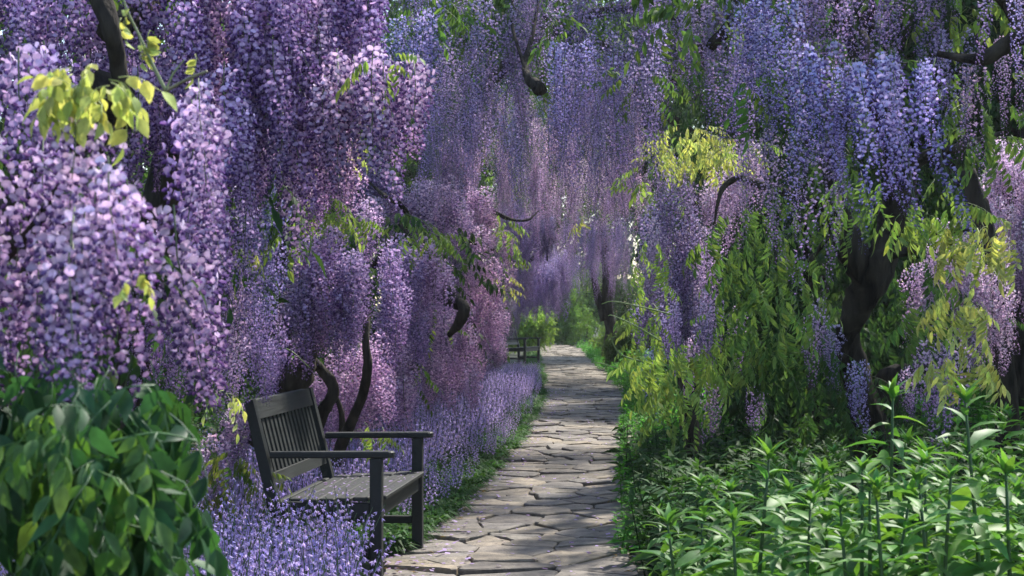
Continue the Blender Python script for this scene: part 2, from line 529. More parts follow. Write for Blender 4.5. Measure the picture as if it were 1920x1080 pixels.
def raceme(rr, pal, shape, L, lod):
    cp, ck = [np.array(x) for x in FLOWERCOL[pal]]
    g = Geo()
    if shape == 'fat':
        n, Rm, fs = int(L / .30 * (150 if lod == 'hi' else 125)), .050, .0135
    elif shape == 'wide':
        n, Rm, fs = int(L / .30 * (105 if lod == 'hi' else 190)), .056, (.0138 if lod == 'hi' else .0138)
    else:
        n, Rm, fs = int(L / .60 * (180 if lod != 'lo' else 90)), .042, (.0125 if lod != 'lo' else .017)
    t = (np.arange(n) + rr.uniform(0, 1, n)) / n
    bend = rr.normal(0, .035, 2); sw = rr.uniform(0, 6)
    def axis(tt):
        return np.stack([bend[0] * L * tt ** 2 * 3 + .006 * np.sin(tt * 6 + sw), bend[1] * L * tt ** 2 * 3 + .006 * np.cos(tt * 5 + sw), -L * tt], 1)
    if shape in ('fat', 'wide'):
        rad = Rm * np.minimum(1, (.25 + t * 7)) * (1 - .80 * t ** 1.9)
        size = fs * (1.08 - .58 * t ** 1.8)
    else:
        rad = Rm * np.minimum(1, (.3 + t * 6)) * (1 - .80 * t ** 1.25)
        size = fs * (1.1 - .72 * t ** 1.4)
    open_lim = .93 if shape != 'long' else .80
    ph = np.arange(n) * 2.39996 + rr.normal(0, .35, n)
    rr_in = np.where(rr.uniform(0, 1, n) < .3, rr.uniform(.35, .8, n), rr.uniform(.8, 1.12, n))
    ax = axis(t)
    pos = ax + np.stack([np.cos(ph) * rad * rr_in, np.sin(ph) * rad * rr_in, -rad * .25 + rr.normal(0, .004, n)], 1)
    yaw = ph + rr.normal(0, .45, n)
    pit = rr.normal(.18, .38, n)
    rol = rr.normal(0, .4, n)
    fl = [floret(rr, cp * k, ck, lod) for k in (1.0, .86, 1.1)]
    bud = Geo().add([(0, 0, .05), (.55, .2, -.1), (.55, -.2, -.1), (.6, 0, .22), (1.0, 0, -.32)],
                    [(0, 1, 3), (0, 3, 2), (0, 2, 1), (1, 4, 3), (3, 4, 2), (2, 4, 1)],
                    np.vstack([ck * .8, ck * .8 + cp * .1, ck * .8 + cp * .1, ck * .7 + cp * .2, ck * .9])).pack()
    is_open = rr.uniform(0, 1, n) > 1 / (1 + np.exp(-(t - open_lim) * 22))
    which = rr.integers(0, 3, n)
    fade = 1.12 - (.46 if shape != 'long' else .40) * t
    tint = fade[:, None] * rr.uniform(.86, 1.12, (n, 1)) * np.stack([1.04 - .12 * t + rr.normal(0, .03, n), 1 - .30 * t, np.ones(n)], 1)
    Mx = mats(pos, rot_zyx(yaw, pit, rol), size * rr.uniform(.85, 1.15, n))
    for k in range(3):
        q = is_open & (which == k)
        if q.any():
            g.stamp(fl[k], Mx[q], tint[q])
    q = ~is_open
    if q.any():
        g.stamp(bud, Mx[q], tint[q])
    tt = np.linspace(-.04, 1.01, 5)
    tube(g, axis(tt), np.linspace(.0022, .0007, 5), sides=3, sub=1, col=(.10, .14, .07), mi=1)
    return g.pack()


RACEMES = {}
def raceme_set(pal, shape, lod):
    k = (pal, shape, lod)
    if k not in RACEMES:
        rr = np.random.default_rng(hash_str(pal + shape + lod) % 99991)
        out = []
        for i in range(5):
            L = {'fat': .30, 'wide': .32, 'long': .62}[shape] * [1, .86, 1.12, .94, 1.2][i]
            g = raceme(rr, pal, shape, L, lod)
            out.append((g, g.mesh('flower_cluster_' + shape, [M_PETAL, M_STEM], smooth=(lod == 'hi')), L))
        RACEMES[k] = out
    return RACEMES[k]


CAP = 292

class Plant:
    """one climbing plant: an Empty with trunk, branches, flower clusters and leaves as parts; past the cap the rest is one joined part"""
    def __init__(s, name, label, cat, base, group=None):
        s.root = link(name, None, loc=base)
        s.base = np.array(base, float)
        ids(s.root, label, cat, group)
        s.r, s.l = [], []

    def wood(s, name, pts, rad, sides=9, knob=.12, sub=6, seed=0, mat=None, col=(1, 1, 1)):
        g = tube(Geo(), np.asarray(pts) - s.base, rad, sides, sub, knob, col, seed=seed)
        return link(name, g.mesh(name, [mat or M_BARK]), s.root)

    def flowers(s, px, py, w, h, d, pal, shape='fat', n=None, depth=None, scale=1.0, plump=1.0, lod=None, cover=2.3, length=None, dome=.5):
        """racemes hanging over a rounded mass whose outline in the photograph is w x h px, top centre at (px, py)"""
        m = d / F_PX
        lod = lod or ('hi' if d < 6.2 else 'mid')
        rs = raceme_set(pal, shape, lod)
        L0 = {'fat': .30, 'wide': .32, 'long': .62}[shape] * scale
        R0 = {'fat': .05, 'wide': .056, 'long': .036}[shape] * scale * plump
        W, H = w * m / 2, h * m
        D = depth if depth is not None else max(W * .8, .1)
        n = n or int(max(3, cover * (2 * W) * H / (2 * R0 * L0 * .85)))
        top = P(px, py, d)
        drop = max(H - L0 * .95, .02)
        a = rng.uniform(0, 2 * PI, n)
        rad = np.sqrt(rng.uniform(.45, 1, n))
        t = rng.uniform(0, 1, n) ** .9
        env = np.clip(np.sqrt(np.clip(t * 2.2 + (1 - dome), 0, 1)), .25, 1)
        x = top[0] + np.maximum(W - R0 * .5, .01) * env * rad * np.cos(a)
        y = top[1] + D * env * rad * np.sin(a)
        z = top[2] - drop * t - dome * .35 * W * (rad ** 2) * (1 - t) + rng.normal(0, .012, n)
        if shape != 'long':      # hang them in tiers, side by side, so that each cluster keeps its outline
            tiers = max(1, int(round(drop / (.50 * L0))) + 1)
            X_, Y_, Z_ = [], [], []
            for k in range(tiers):
                f = (k + .5) / tiers if tiers > 1 else .0
                e_ = float(np.clip(math.sqrt(min(1, f * 1.6 + (1 - dome) * .8 + .12)), .3, 1))
                w_ = max(W * e_ - R0 * .6, .01)
                for row, dy_ in enumerate((-1, .15, 1)):
                    m_ = max(1, int(round(2 * w_ / (2 * R0 * 1.02) * cover / 2.3)) + (row % 2))
                    for q_ in range(m_):
                        u_ = (q_ + .5) / m_ * 2 - 1 + rng.normal(0, .25 / m_)
                        X_.append(top[0] + u_ * w_); Y_.append(top[1] + dy_ * D * e_ * math.sqrt(max(.05, 1 - u_ * u_)) * rng.uniform(.7, 1.05))
                        Z_.append(top[2] - drop * (k / max(1, tiers - 1) if tiers > 1 else 0) - .22 * dome * min(W, .5) * u_ * u_ + rng.normal(0, .045 * scale) - (.03 if row == 1 else 0))
            x, y, z = np.array(X_), np.array(Y_), np.array(Z_)
            n = len(x)
            a = np.arctan2(y - top[1], x - top[0]); rad = np.ones(n) * .6
        tilt = np.minimum(rad * .12, .12)
        for i in range(n):
            g, me, L = rs[int(rng.integers(0, len(rs)))]
            sc = scale * (rng.uniform(.8, 1.16) if shape != 'long' else rng.uniform(.6, 1.2))
            # lean slightly outward at the bottom, random spin
            e = (tilt[i] * math.sin(a[i]) + rng.normal(0, .035), -tilt[i] * math.cos(a[i]) + rng.normal(0, .035), rng.uniform(0, 2 * PI))
            s.r.append(((pal, shape, lod), int(rng.integers(0, 5)), (x[i], y[i], z[i]), e, sc, plump))

    def leaves(s, px, py, w, h, d, kind, n, depth=.25, scale=1.0, tilt=.3, up=False):
        """compound leaves through a rounded volume centred at (px, py)"""
        m = d / F_PX
        c = P(px, py, d)
        u = rng.normal(0, 1, (n, 3)); u /= np.linalg.norm(u, axis=1)[:, None]
        rad = rng.uniform(.15, 1, n) ** .5
        pos = c + u * rad[:, None] * np.array([w * m / 2, depth, h * m / 2])
        for i in range(n):
            yaw = math.atan2(u[i][1], u[i][0]) + rng.normal(0, .8)
            s.l.append((kind, int(rng.integers(0, 6)), tuple(pos[i]), (rng.normal(0, .3), rng.normal(tilt, .35), yaw), scale * rng.uniform(.75, 1.2)))

    def finish(s, r_name='flower_cluster', l_name='leaf', cap=CAP, cap_l=CAP):
        for items, getter, nm, rest_nm, size, cp in (
                (s.r, lambda k: raceme_set(*k), r_name, 'flower_mass', .3, cap), (s.l, leaf_set, l_name, 'leaf_mass', .2, cap_l)):
            def rank(it):
                x, y, d = seen(it[2])
                off = max(0, -60 - x, x - 1980, y - 1140, -160 - y)
                return (1e6 * (off > 0)) + d / it[4]
            items.sort(key=rank)
            rest = {}
            for i, it in enumerate(items):
                (k, v, loc, e, sc), pl = it[:5], (it[5] if len(it) > 5 else 1.0)
                off = rank(items[i]) > 1e5
                if i < cp and not off:
                    st = getter(k)
                    link(nm, st[v][1], s.root, Vector(loc) - Vector(s.base), e, (sc * pl, sc * pl, sc))
                else:
                    rest.setdefault((k, v), []).append((loc, e, sc, pl))
            if rest:
                G = Geo()
                for (k, v), L in rest.items():
                    src = getter(k)[v][0]
                    M = np.array([np.hstack([np.array(Euler(e).to_matrix()) * sc * np.array([pl, pl, 1.0]), (np.array(loc) - s.base)[:, None]]) for loc, e, sc, pl in L])
                    G.stamp(src, M, rng.uniform(.82, 1.18, (len(L), 1)) * np.ones((1, 3)))
                mm = M_PETAL if rest_nm == 'flower_mass' else M_LEAF
                o = link(rest_nm, G.mesh(rest_nm, [mm, M_STEM], smooth=False), s.root)
                o['kind'] = 'stuff'
        return s


# ------------------------------------------------------------------ ground and path
def path_c(y):
    return float(np.interp(y, [-10, 5, 8.8, 10.1, 13.3, 15.5, 24, 31, 40, 54, 62, 75, 95], [-.28, -.10, .0, .16, .40, .57, 1.08, 1.22, 1.34, 1.55, .9, -1.6, -6]))


def path_hw(y):
    return float(np.interp(y, [0, 8.8, 10.3, 15.5, 24, 40, 60], [.66, .63, .58, .54, .64, .68, .75]))


g = Geo()
xs = np.concatenate([[-400, -120, -40], np.linspace(-14, 14, 57), [40, 120, 400]])
ys = np.concatenate([[-200, -40, -10], np.linspace(-4, 80, 120), [120, 250, 700]])
X, Y = np.meshgrid(xs, ys)
near = np.clip(1 - np.abs(X) / 14, 0, 1) * ((Y > -4) & (Y < 80))
pc = np.array([path_c(y) for y in ys])[:, None]
off = np.abs(X - pc)
Z = near * (.05 * np.clip(off - .9, 0, 1.2) + .025 * np.sin(X * 3.1 + Y * 1.3) * np.clip(off - 1, 0, 1))
nx, ny = len(xs), len(ys)
F = [(j * nx + i, j * nx + i + 1, (j + 1) * nx + i + 1, (j + 1) * nx + i) for j in range(ny - 1) for i in range(nx - 1)]
g.add(np.stack([X, Y, Z], -1).reshape(-1, 3), F, (.03, .03, .02))
ids(link('ground', g.mesh('ground', [M_SOIL])), kind='structure')

g = Geo()
yy = np.linspace(-4, 95, 200)
V, F = [], []
for y in yy:
    c, hw = path_c(y), path_hw(y)
    V += [(c - hw - .06, y, .008), (c + hw + .06, y, .008)]
for i in range(len(yy) - 1):
    F.append((2 * i, 2 * i + 1, 2 * i + 3, 2 * i + 2))
g.add(V, F, (.05, .04, .03))
path = ids(link('path', g.mesh('path', [M_JOINT])), kind='structure')


def clip_poly(poly, p, nrm):
    out = []
    k = len(poly)
    d = [(q[0] - p[0]) * nrm[0] + (q[1] - p[1]) * nrm[1] for q in poly]
    for i in range(k):
        j = (i + 1) % k
        if d[i] <= 0:
            out.append(poly[i])
        if (d[i] < 0 < d[j]) or (d[j] < 0 < d[i]):
            t = d[i] / (d[i] - d[j])
            out.append((poly[i][0] + (poly[j][0] - poly[i][0]) * t, poly[i][1] + (poly[j][1] - poly[i][1]) * t))
    return out


def crazy_paving():
    rr = np.random.default_rng(23)
    sites = []
    y = 3.0; row = 0
    while y < 62:
        dy = rr.uniform(.13, .27)
        k = int(rr.choice([2, 2, 3, 3, 3]))
        w = 1.44 / k
        for i in range(k):
            sites.append((-.72 + w * (i + .5) + rr.uniform(-.3, .3) * w, y + rr.uniform(-.5, .5) * dy))
        y += dy; row += 1
    sites = np.array(sites)
    stones = []
    for i, s in enumerate(sites):
        el, er = rr.uniform(.66, .77), rr.uniform(.66, .77)
        poly = [(-el, s[1] - 1), (er, s[1] - 1), (er, s[1] + 1), (-el, s[1] + 1)]
        dist = np.hypot(sites[:, 0] - s[0], (sites[:, 1] - s[1]))
        for j in np.argsort(dist)[1:22]:
            q = sites[j]; n = q - s; m = (q + s) / 2
            n = n / np.linalg.norm(n)
            poly = clip_poly(poly, m - n * rr.choice([.002, .002, .003, .005, .008]), n)
        if len(poly) < 3:
            continue
        # jitter and refine the outline, break the corners
        pts = []
        k = len(poly)
        for a in range(k):
            p, q = np.array(poly[a]), np.array(poly[(a + 1) % k])
            L = np.linalg.norm(q - p)
            if L < .03:
                pts.append((p + q) / 2); continue
            pts.append(p + (q - p) * min(.22, .03 / L))
            nn = np.array([q[1] - p[1], p[0] - q[0]]) / L
            if L > .26:
                a_, b_ = rr.uniform(.2, .4), rr.uniform(.6, .8)
                pts.append(p + (q - p) * a_ - nn * rr.uniform(-.003, .016)); pts.append(p + (q - p) * b_ - nn * rr.uniform(-.003, .016))
            elif L > .12:
                pts.append(p + (q - p) * rr.uniform(.3, .7) - nn * rr.uniform(-.003, .014))
            pts.append(q - (q - p) * min(.22, .03 / L))
        stones.append((s, np.array(pts)))
    return stones


def stone_geo(s, pts, rr):
    c = pts.mean(0)
    h = rr.uniform(.022, .044)
    tx, ty = rr.normal(0, .015, 2)
    W = lambda p: (path_c(p[1]) + p[0] * path_hw(p[1]) / .70, p[1])
    inn = c + (pts - c) * (1 - .007 / np.maximum(np.linalg.norm(pts - c, axis=1), .03))[:, None]
    out_low = [(*W(p), .0) for p in pts]
    out_hi = [(*W(p), h - .006 + tx * (p[0] - c[0]) + ty * (p[1] - c[1])) for p in pts]
    top = [(*W(p), h + tx * (p[0] - c[0]) + ty * (p[1] - c[1]) + rr.normal(0, .0015)) for p in inn]
    V = np.array(out_low + out_hi + top + [(*W(c), h + rr.normal(0, .003))])
    n = len(pts)
    F = []
    for i in range(n):
        j = (i + 1) % n
        F += [(i, j, n + j, n + i), (n + i, n + j, 2 * n + j, 2 * n + i), (2 * n + i, 2 * n + j, 3 * n)]
    o = np.array([*W(c), 0])
    return o, Geo().add(V - o, F, (1, 1, 1))


stones = sorted([s for s in crazy_paving() if s[0][1] > 5.0], key=lambda s: s[0][1])
rr = np.random.default_rng(5)
rest = Geo(); n_st = 0
for s, pts in stones:
    o, gg = stone_geo(s, pts, rr)
    if n_st < 298:
        link('flagstone', gg.mesh('flagstone', [M_STONE], smooth=False), path, o)
        n_st += 1
    else:
        rest.stamp(gg, np.hstack([np.eye(3), o[:, None]])[None])
link('flagstone_paving', rest.mesh('flagstone_paving', [M_STONE], smooth=False), path)['kind'] = 'stuff'

# ------------------------------------------------------------------ garden benches
def bench(name, label, loc, rz):
    root = link(name, None, loc=loc, rot=(0, 0, rz))
    ids(root, label, 'bench')
    def part(nm, g, parent=None, loc=None):
        return link(nm, g.mesh(nm, [M_PAINT], smooth=False), parent or root, loc)
    Lb, D = 1.26, .50            # length along local Y (away), depth along local X (front at +X = 0)
    hp = .028
    lean = .105
    for yk in (hp, Lb - hp):     # front legs carry the arms, back legs rise into the backrest posts
        part('leg', box(Geo(), (-2 * hp, yk - hp, 0), (0, yk + hp, .612)))
        g = Geo()
        zs = [0, .40, .88]; xsx = [-D - .0, -D - .012, -D - .03 - lean]
        V, F = [], []
        for z, x in zip(zs, xsx):
            V += [(x - hp, yk - hp, z), (x + hp, yk - hp, z), (x + hp, yk + hp, z), (x - hp, yk + hp, z)]
        for i in (0, 4):
            for j in range(4):
                F.append((i + j, i + (j + 1) % 4, i + 4 + (j + 1) % 4, i + 4 + j))
        F += [(3, 2, 1, 0), (8, 9, 10, 11)]
        # rounded top of the post
        V[8] = (V[8][0] + .014, V[8][1], .868); V[11] = (V[11][0] + .014, V[11][1], .868)
        part('back_leg', g.add(V, F, (1, 1, 1)))
        # armrest: flat board with rounded nose, slightly rising to the front
        a = np.linspace(-PI / 2, PI / 2, 7)
        out = [(.035 + .022 * math.cos(t), yk + .033 * math.sin(t)) for t in a]
        out += [(-D - .025, yk + .033), (-D - .025, yk - .033)]
        n = len(out)
        V = []
        for k, (ins, dz) in enumerate(((.005, 0), (0, .006), (0, .024), (.005, .030))):
            for (x, y) in out:
                yy_ = yk + (y - yk) * (1 - ins / .033)
                V.append((x - ins * (x > 0), yy_, .6125 + dz + (x + .05) * .012))
        F = [tuple(range(n))[::-1], tuple(3 * n + i for i in range(n))]
        for k in range(3):
            for i in range(n):
                j = (i + 1) % n
                F.append((k * n + i, k * n + j, (k + 1) * n + j, (k + 1) * n + i))
        part('armrest', Geo().add(V, F, (1, 1, 1)))
        # side rail under the seat and low stretcher
        part('seat_rail', box(Geo(), (-D + .02, yk - .014, .335), (-2 * hp - .001, yk + .014, .405)))
        part('stretcher', box(Geo(), (-D + .02, yk - .014, .155), (-2 * hp - .001, yk + .014, .195)))
    part('front_rail', box(Geo(), (-.046, 2 * hp + .001, .330), (-.018, Lb - 2 * hp - .001, .412)))
    part('back_rail', box(Geo(), (-D - .026, 2 * hp + .001, .330), (-D + .002, Lb - 2 * hp - .001, .398)))
    # six seat slats, each its own board
    n = 6
    for i in range(n):
        w = .068
        x1 = .012 - i * (w + .011)
        z = .424 - .004 * i
        y0, y1 = (.0585, Lb - .0585) if i == 0 or i == n - 1 else (.006, Lb - .006)
        part('slat', box(Geo(), (x1 - w, y0, z - .009), (x1, y1, z + .011), .004))
    # backrest: top rail, lower rail and thirteen upright slats, all on the leaning plane
    def back_x(z):
        return -D - .012 - (z - .40) / .48 * (.018 + lean)
    def lean_board(z0, z1, t, y0, y1):
        g = Geo()
        V = []
        for z in (z0, z1):
            x = back_x(z)
            V += [(x - t / 2, y0, z), (x + t / 2, y0, z), (x + t / 2, y1, z), (x - t / 2, y1, z)]
        return g.add(V, [(3, 2, 1, 0), (4, 5, 6, 7), (0, 1, 5, 4), (1, 2, 6, 5), (2, 3, 7, 6), (3, 0, 4, 7)], (1, 1, 1))
    part('top_rail', lean_board(.785, .872, .040, 2 * hp + .001, Lb - 2 * hp - .001))
    part('lower_rail', lean_board(.475, .530, .034, 2 * hp + .001, Lb - 2 * hp - .001))
    k = 15
    for i in range(k):
        yc = 2 * hp + (Lb - 4 * hp) * (i + .5) / k
        part('back_slat', lean_board(.531, .784, .014, yc - .019, yc + .019))
    return root


near_b = P(715, 1100, 7.6)
bench('bench', 'dark green slatted bench with armrests standing in bluebells', (near_b[0], 7.62, .012), R(-5.8))
bench('bench', 'small distant dark bench half hidden by wisteria at the path edge', (.31, 37.6, .012), R(-16))

# ------------------------------------------------------------------ wisterias on the bench side of the path
GW = 'wisterias trained along the garden path'
# near corner
w = Plant('wisteria', 'mauve wisteria with large open flowers above broad glossy leaves, nearest of all', 'wisteria', (-1.25, 2.6, 0), GW)
w.wood('trunk', [(-1.25, 2.6, 0), (-1.2, 2.75, .5), (-1.12, 2.7, 1.0), (-1.0, 2.75, 1.45), (-.95, 2.9, 1.75)], [.06, .05, .05, .04, .03], seed=1)
w.wood('branch', [P(10, 480, 2.75), P(60, 430, 2.7), P(130, 330, 2.65), P(230, 230, 2.7)], [.012, .010, .008, .006], 6, seed=2)
w.flowers(160, 235, 230, 450, 2.5, 'mauve', 'wide', cover=1.15, scale=.9)
w.flowers(30, 290, 200, 430, 2.7, 'mauve', 'wide', cover=1.1, scale=.9)
w.flowers(225, 270, 130, 440, 2.42, 'mauve', 'wide', cover=1.0, scale=.9)
w.flowers(150, 400, 240, 340, 2.4, 'mauve', 'wide', cover=1.0, scale=.85)
w.flowers(60, 75, 170, 250, 3.3, 'lilac', 'fat', cover=1.8)
w.flowers(345, 480, 110, 250, 3.1, 'mauve', 'fat', cover=1.9)
w.flowers(370, 190, 130, 170, 3.4, 'lilac', 'fat', cover=1.8)
w.flowers(385, 235, 70, 130, 3.2, 'mauve', 'fat', n=3, scale=.8)
w.flowers(-120, 200, 260, 560, 2.7, 'mauve', 'wide', cover=1.2)
w.leaves(180, 160, 130, 95, 2.45, 'yellow/tuft', 38, .08, .62, .1)
w.leaves(60, 480, 260, 460, 3.0, 'deep/wide', 26, .15, .7)
w.leaves(265, 520, 60, 40, 2.3, 'yellow/tuft', 3, .03, .42, .2)
for (px, py, ww, hh, dd, n) in ((60, 780, 260, 260, 2.4, 22), (215, 800, 200, 240, 2.25, 20), (300, 740, 90, 120, 2.4, 6), (110, 960, 300, 280, 2.3, 28),
                                (215, 980, 130, 260, 2.35, 12), (60, 640, 120, 60, 2.5, 5), (250, 700, 80, 60, 2.45, 4), (160, 900, 240, 300, 2.6, 24), (60, 700, 200, 140, 2.7, 14), (-140, 850, 260, 500, 2.5, 30),
                                (60, 1210, 340, 200, 2.4, 30)):
    w.leaves(px, py, ww, hh, dd, 'dark/big', int(n * 1.15), .20, .82, .5)
w.leaves(180, 850, 240, 300, 2.2, 'fresh/big', 20, .12, .7, .5)
w.leaves(420, 735, 40, 20, 5.0, 'yellow/young', 3, .08, .6, .3)
for k, pts in enumerate(([(40, 905), (130, 902), (240, 903), (330, 900)], [(110, 978), (190, 975), (290, 1000), (330, 1060)], [(200, 830), (290, 812), (370, 826)])):
    w.wood('shoot', [P(x, y, 2.25) for x, y in pts], np.linspace(.0022, .0012, len(pts)), 5, 0, mat=M_STEM, col=(.10, .2, .07), seed=k)
# bare young shoot reaching up with unopened leaves
sh = [(310, 170), (285, 120), (262, 70), (240, 25), (228, -8)]
w.wood('shoot', [P(x, y, 2.9) for x, y in sh], [.0036, .003, .0025, .002, .0015], 5, 0, mat=M_STEM, col=(.22, .26, .12), seed=5)
w.wood('shoot', [P(310, 170, 2.9), P(350, 148, 2.88), P(387, 133, 2.86)], [.0035, .003, .0025], 5, 0, mat=M_STEM, col=(.18, .17, .10), seed=6)
w.wood('shoot', [P(310, 170, 2.9), P(322, 140, 2.9), P(345, 110, 2.9)], [.002, .002, .001], 5, 0, mat=M_STEM, col=(.22, .26, .12), seed=7)
for (px, py, s_) in ((262, 72, .30), (280, 55, .34), (225, 32, .28), (232, 5, .3), (270, 80, .26), (363, 100, .3)):
    w.l.append(('yellow/tuft', int(rng.integers(0, 6)), tuple(P(px, py, 2.9)), (0, 1.2, rng.uniform(0, 6)), s_ * 1.6))
w.finish()

# upper tier behind it
w = Plant('wisteria', 'tall mauve wisteria with a black limb, high behind the nearest flowers', 'wisteria', (-1.9, 5.0, 0), GW)
w.wood('trunk', [(-1.9, 5.0, 0), (-1.75, 5.05, .8), P(40, 420, 5.0), P(130, 280, 5.0), P(215, 160, 4.9)], [.13, .11, .10, .09, .07], seed=11)
w.wood('branch', [P(240, 240, 4.8), P(222, 130, 4.75), P(205, 50, 4.7), P(165, -60, 4.8)], [.016, .026, .028, .034], seed=12)
w.wood('branch', [P(300, 560, 5.4), P(322, 440, 5.4), P(318, 360, 5.3), P(345, 200, 5.3)], [.03, .035, .03, .02], seed=13)
w.wood('branch', [P(205, 60, 4.9), P(380, -60, 5.6), P(640, -90, 5.9), P(760, -60, 6.2)], [.04, .03, .025, .02], seed=14)
w.wood('branch', [P(610, 300, 5.7), P(618, 240, 5.6), P(640, 100, 5.6)], [.014, .018, .02], seed=15)
for a in ((300, -120, 210, 400, 5.1, 'lilac'), (420, -130, 190, 460, 5.3, 'mauve'), (500, -110, 160, 430, 5.2, 'lilac'), (100, -90, 240, 260, 5.0, 'lilac'),
          (20, -60, 200, 300, 5.2, 'dusky'), (575, -100, 150, 400, 5.4, 'mauve'), (665, 95, 190, 240, 5.2, 'mauve'), (770, 120, 70, 190, 5.2, 'mauve'),
          (655, -110, 170, 300, 5.6, 'lilac'), (500, 230, 130, 170, 5.8, 'mauve'), (430, 190, 150, 250, 5.0, 'lilac'), (350, 60, 160, 300, 5.6, 'mauve'),
          (570, 190, 120, 220, 5.9, 'mauve'), (140, 110, 160, 200, 5.6, 'dusky'), (390, 300, 140, 250, 5.6, 'lilac'), (250, 100, 150, 200, 5.6, 'dusky')):
    w.flowers(*a, 'fat', cover=1.7, scale=1.0)
w.leaves(730, 108, 60, 24, 5.0, 'lime/young', 5, .06, .6, .2)
w.leaves(350, -190, 900, 160, 5.6, 'mid/young', 70, 1.0, 1.1)
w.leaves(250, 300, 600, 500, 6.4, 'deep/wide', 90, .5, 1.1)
w.finish()

# droopy bluish one, middle
w = Plant('wisteria', 'bluish wisteria with long loose tails above the bench', 'wisteria', (-1.75, 7.2, 0), GW)
w.wood('trunk', [(-1.75, 7.2, 0), (-1.7, 7.3, .7), (-1.62, 7.2, 1.4), (-1.5, 7.3, 2.1), (-1.3, 7.2, 2.6)], [.09, .08, .07, .06, .04], seed=21)
for a in ((500, 335, 110, 270, 6.4, 'blue', 'fat'), (440, 360, 110, 260, 6.8, 'violet', 'fat'), (430, 470, 90, 250, 6.6, 'mauve', 'fat'), (355, 390, 110, 300, 6.8, 'mauve', 'fat'),
          (490, 560, 110, 170, 7.6, 'lilac', 'fat'), (420, 620, 90, 140, 7.2, 'mauve', 'fat'), (540, 280, 90, 140, 7.4, 'mauve', 'fat'),
          (300, 420, 120, 330, 7.2, 'lilac', 'fat'), (470, 300, 60, 330, 6.1, 'violet', 'long')):
    w.flowers(*a, cover=1.9)
w.leaves(545, 440, 50, 60, 6.4, 'lime/young', 6, .1, .7)
w.leaves(420, 470, 110, 80, 6.2, 'yellow/young', 9, .2, .45)
w.leaves(480, 350, 40, 80, 6.2, 'fresh/young', 3, .1, .6)
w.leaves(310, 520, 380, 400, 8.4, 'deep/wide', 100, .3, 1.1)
w.finish()

# behind the bench: gnarled trunk and curved stem
w = Plant('wisteria', 'mauve wisteria with gnarled dark trunk rising behind the bench', 'wisteria', (-1.32, 9.8, 0), GW)
w.wood('trunk', [P(500, 830, 9.6), P(520, 760, 9.5), P(560, 700, 9.4), P(578, 640, 9.4), P(568, 570, 9.3), P(600, 500, 9.3), P(640, 440, 9.4)],
       [.10, .085, .075, .06, .055, .05, .035], knob=.25, seed=31)
w.wood('trunk', [P(628, 870, 9.7), P(655, 800, 9.6), P(678, 745, 9.5), P(690, 690, 9.4), P(686, 640, 9.4), P(690, 560, 9.5)], [.034, .032, .030, .026, .022, .018], knob=.12, seed=32)
w.wood('trunk', [P(560, 860, 9.9), P(600, 780, 9.8), P(625, 730, 9.8), P(600, 690, 9.8), P(570, 660, 9.6)], [.05, .045, .035, .03, .03], knob=.22, seed=33)
w.wood('branch', [P(640, 830, 9.9), P(640, 770, 9.9), P(615, 715, 9.9)], [.02, .018, .014], knob=.15, seed=34)
w.wood('branch', [P(470, 810, 9.8), P(520, 745, 9.7), P(580, 730, 9.7)], [.04, .04, .03], knob=.2, seed=35)
for a in ((610, 425, 150, 230, 9.0, 'lilac', 'wide'), (570, 470, 110, 170, 9.0, 'mauve', 'wide'), (660, 450, 80, 220, 8.9, 'lilac', 'wide'), (690, 380, 90, 100, 10, 'mauve', 'wide'),
          (735, 470, 70, 190, 9.8, 'lilac', 'wide'), (505, 640, 90, 120, 9.4, 'lilac', 'wide'), (640, 640, 90, 170, 10.4, 'pink', 'wide'), (610, 700, 120, 140, 10.6, 'pink', 'wide'),
          (610, 800, 130, 90, 10.6, 'pink', 'wide'), (700, 650, 100, 150, 10.4, 'pink', 'wide'), (445, 760, 130, 130, 9.0, 'mauve', 'wide'), (400, 820, 110, 110, 8.8, 'pink', 'wide'),
          (640, 235, 80, 160, 9.0, 'pink', 'wide'), (590, 330, 110, 110, 9.6, 'pink', 'wide'), (540, 240, 80, 110, 8.6, 'mauve', 'wide')):
    w.flowers(*a, cover=2.9, scale=1.08, plump=1.25, dome=.9)
w.leaves(590, 385, 90, 50, 8.9, 'lime/young', 22, .25, .8)
w.leaves(650, 405, 90, 30, 9.0, 'lime/young', 12, .25, .8)
w.leaves(640, 275, 70, 60, 9.2, 'yellow/young', 14, .2, .8)
w.leaves(560, 290, 60, 60, 9.0, 'lime/young', 8, .2, .8)
w.leaves(690, 800, 70, 50, 9.9, 'lime/young', 8, .2, .8)
w.leaves(470, 690, 100, 90, 9.8, 'olive/young', 12, .3, .8)
w.leaves(430, 900, 150, 130, 7.6, 'olive/young', 26, .3, .75)
w.leaves(400, 860, 120, 80, 8.2, 'mid/young', 12, .3, .8)
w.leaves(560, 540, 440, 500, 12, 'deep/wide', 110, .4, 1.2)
w.wood('shoot', [P(440, 690, 8.2), P(500, 660, 8.1), P(540, 655, 8.0), P(582, 690, 8.0)], [.004, .004, .003, .002], 5, 0, mat=M_STEM, col=(.22, .28, .10), seed=36)
w.finish()

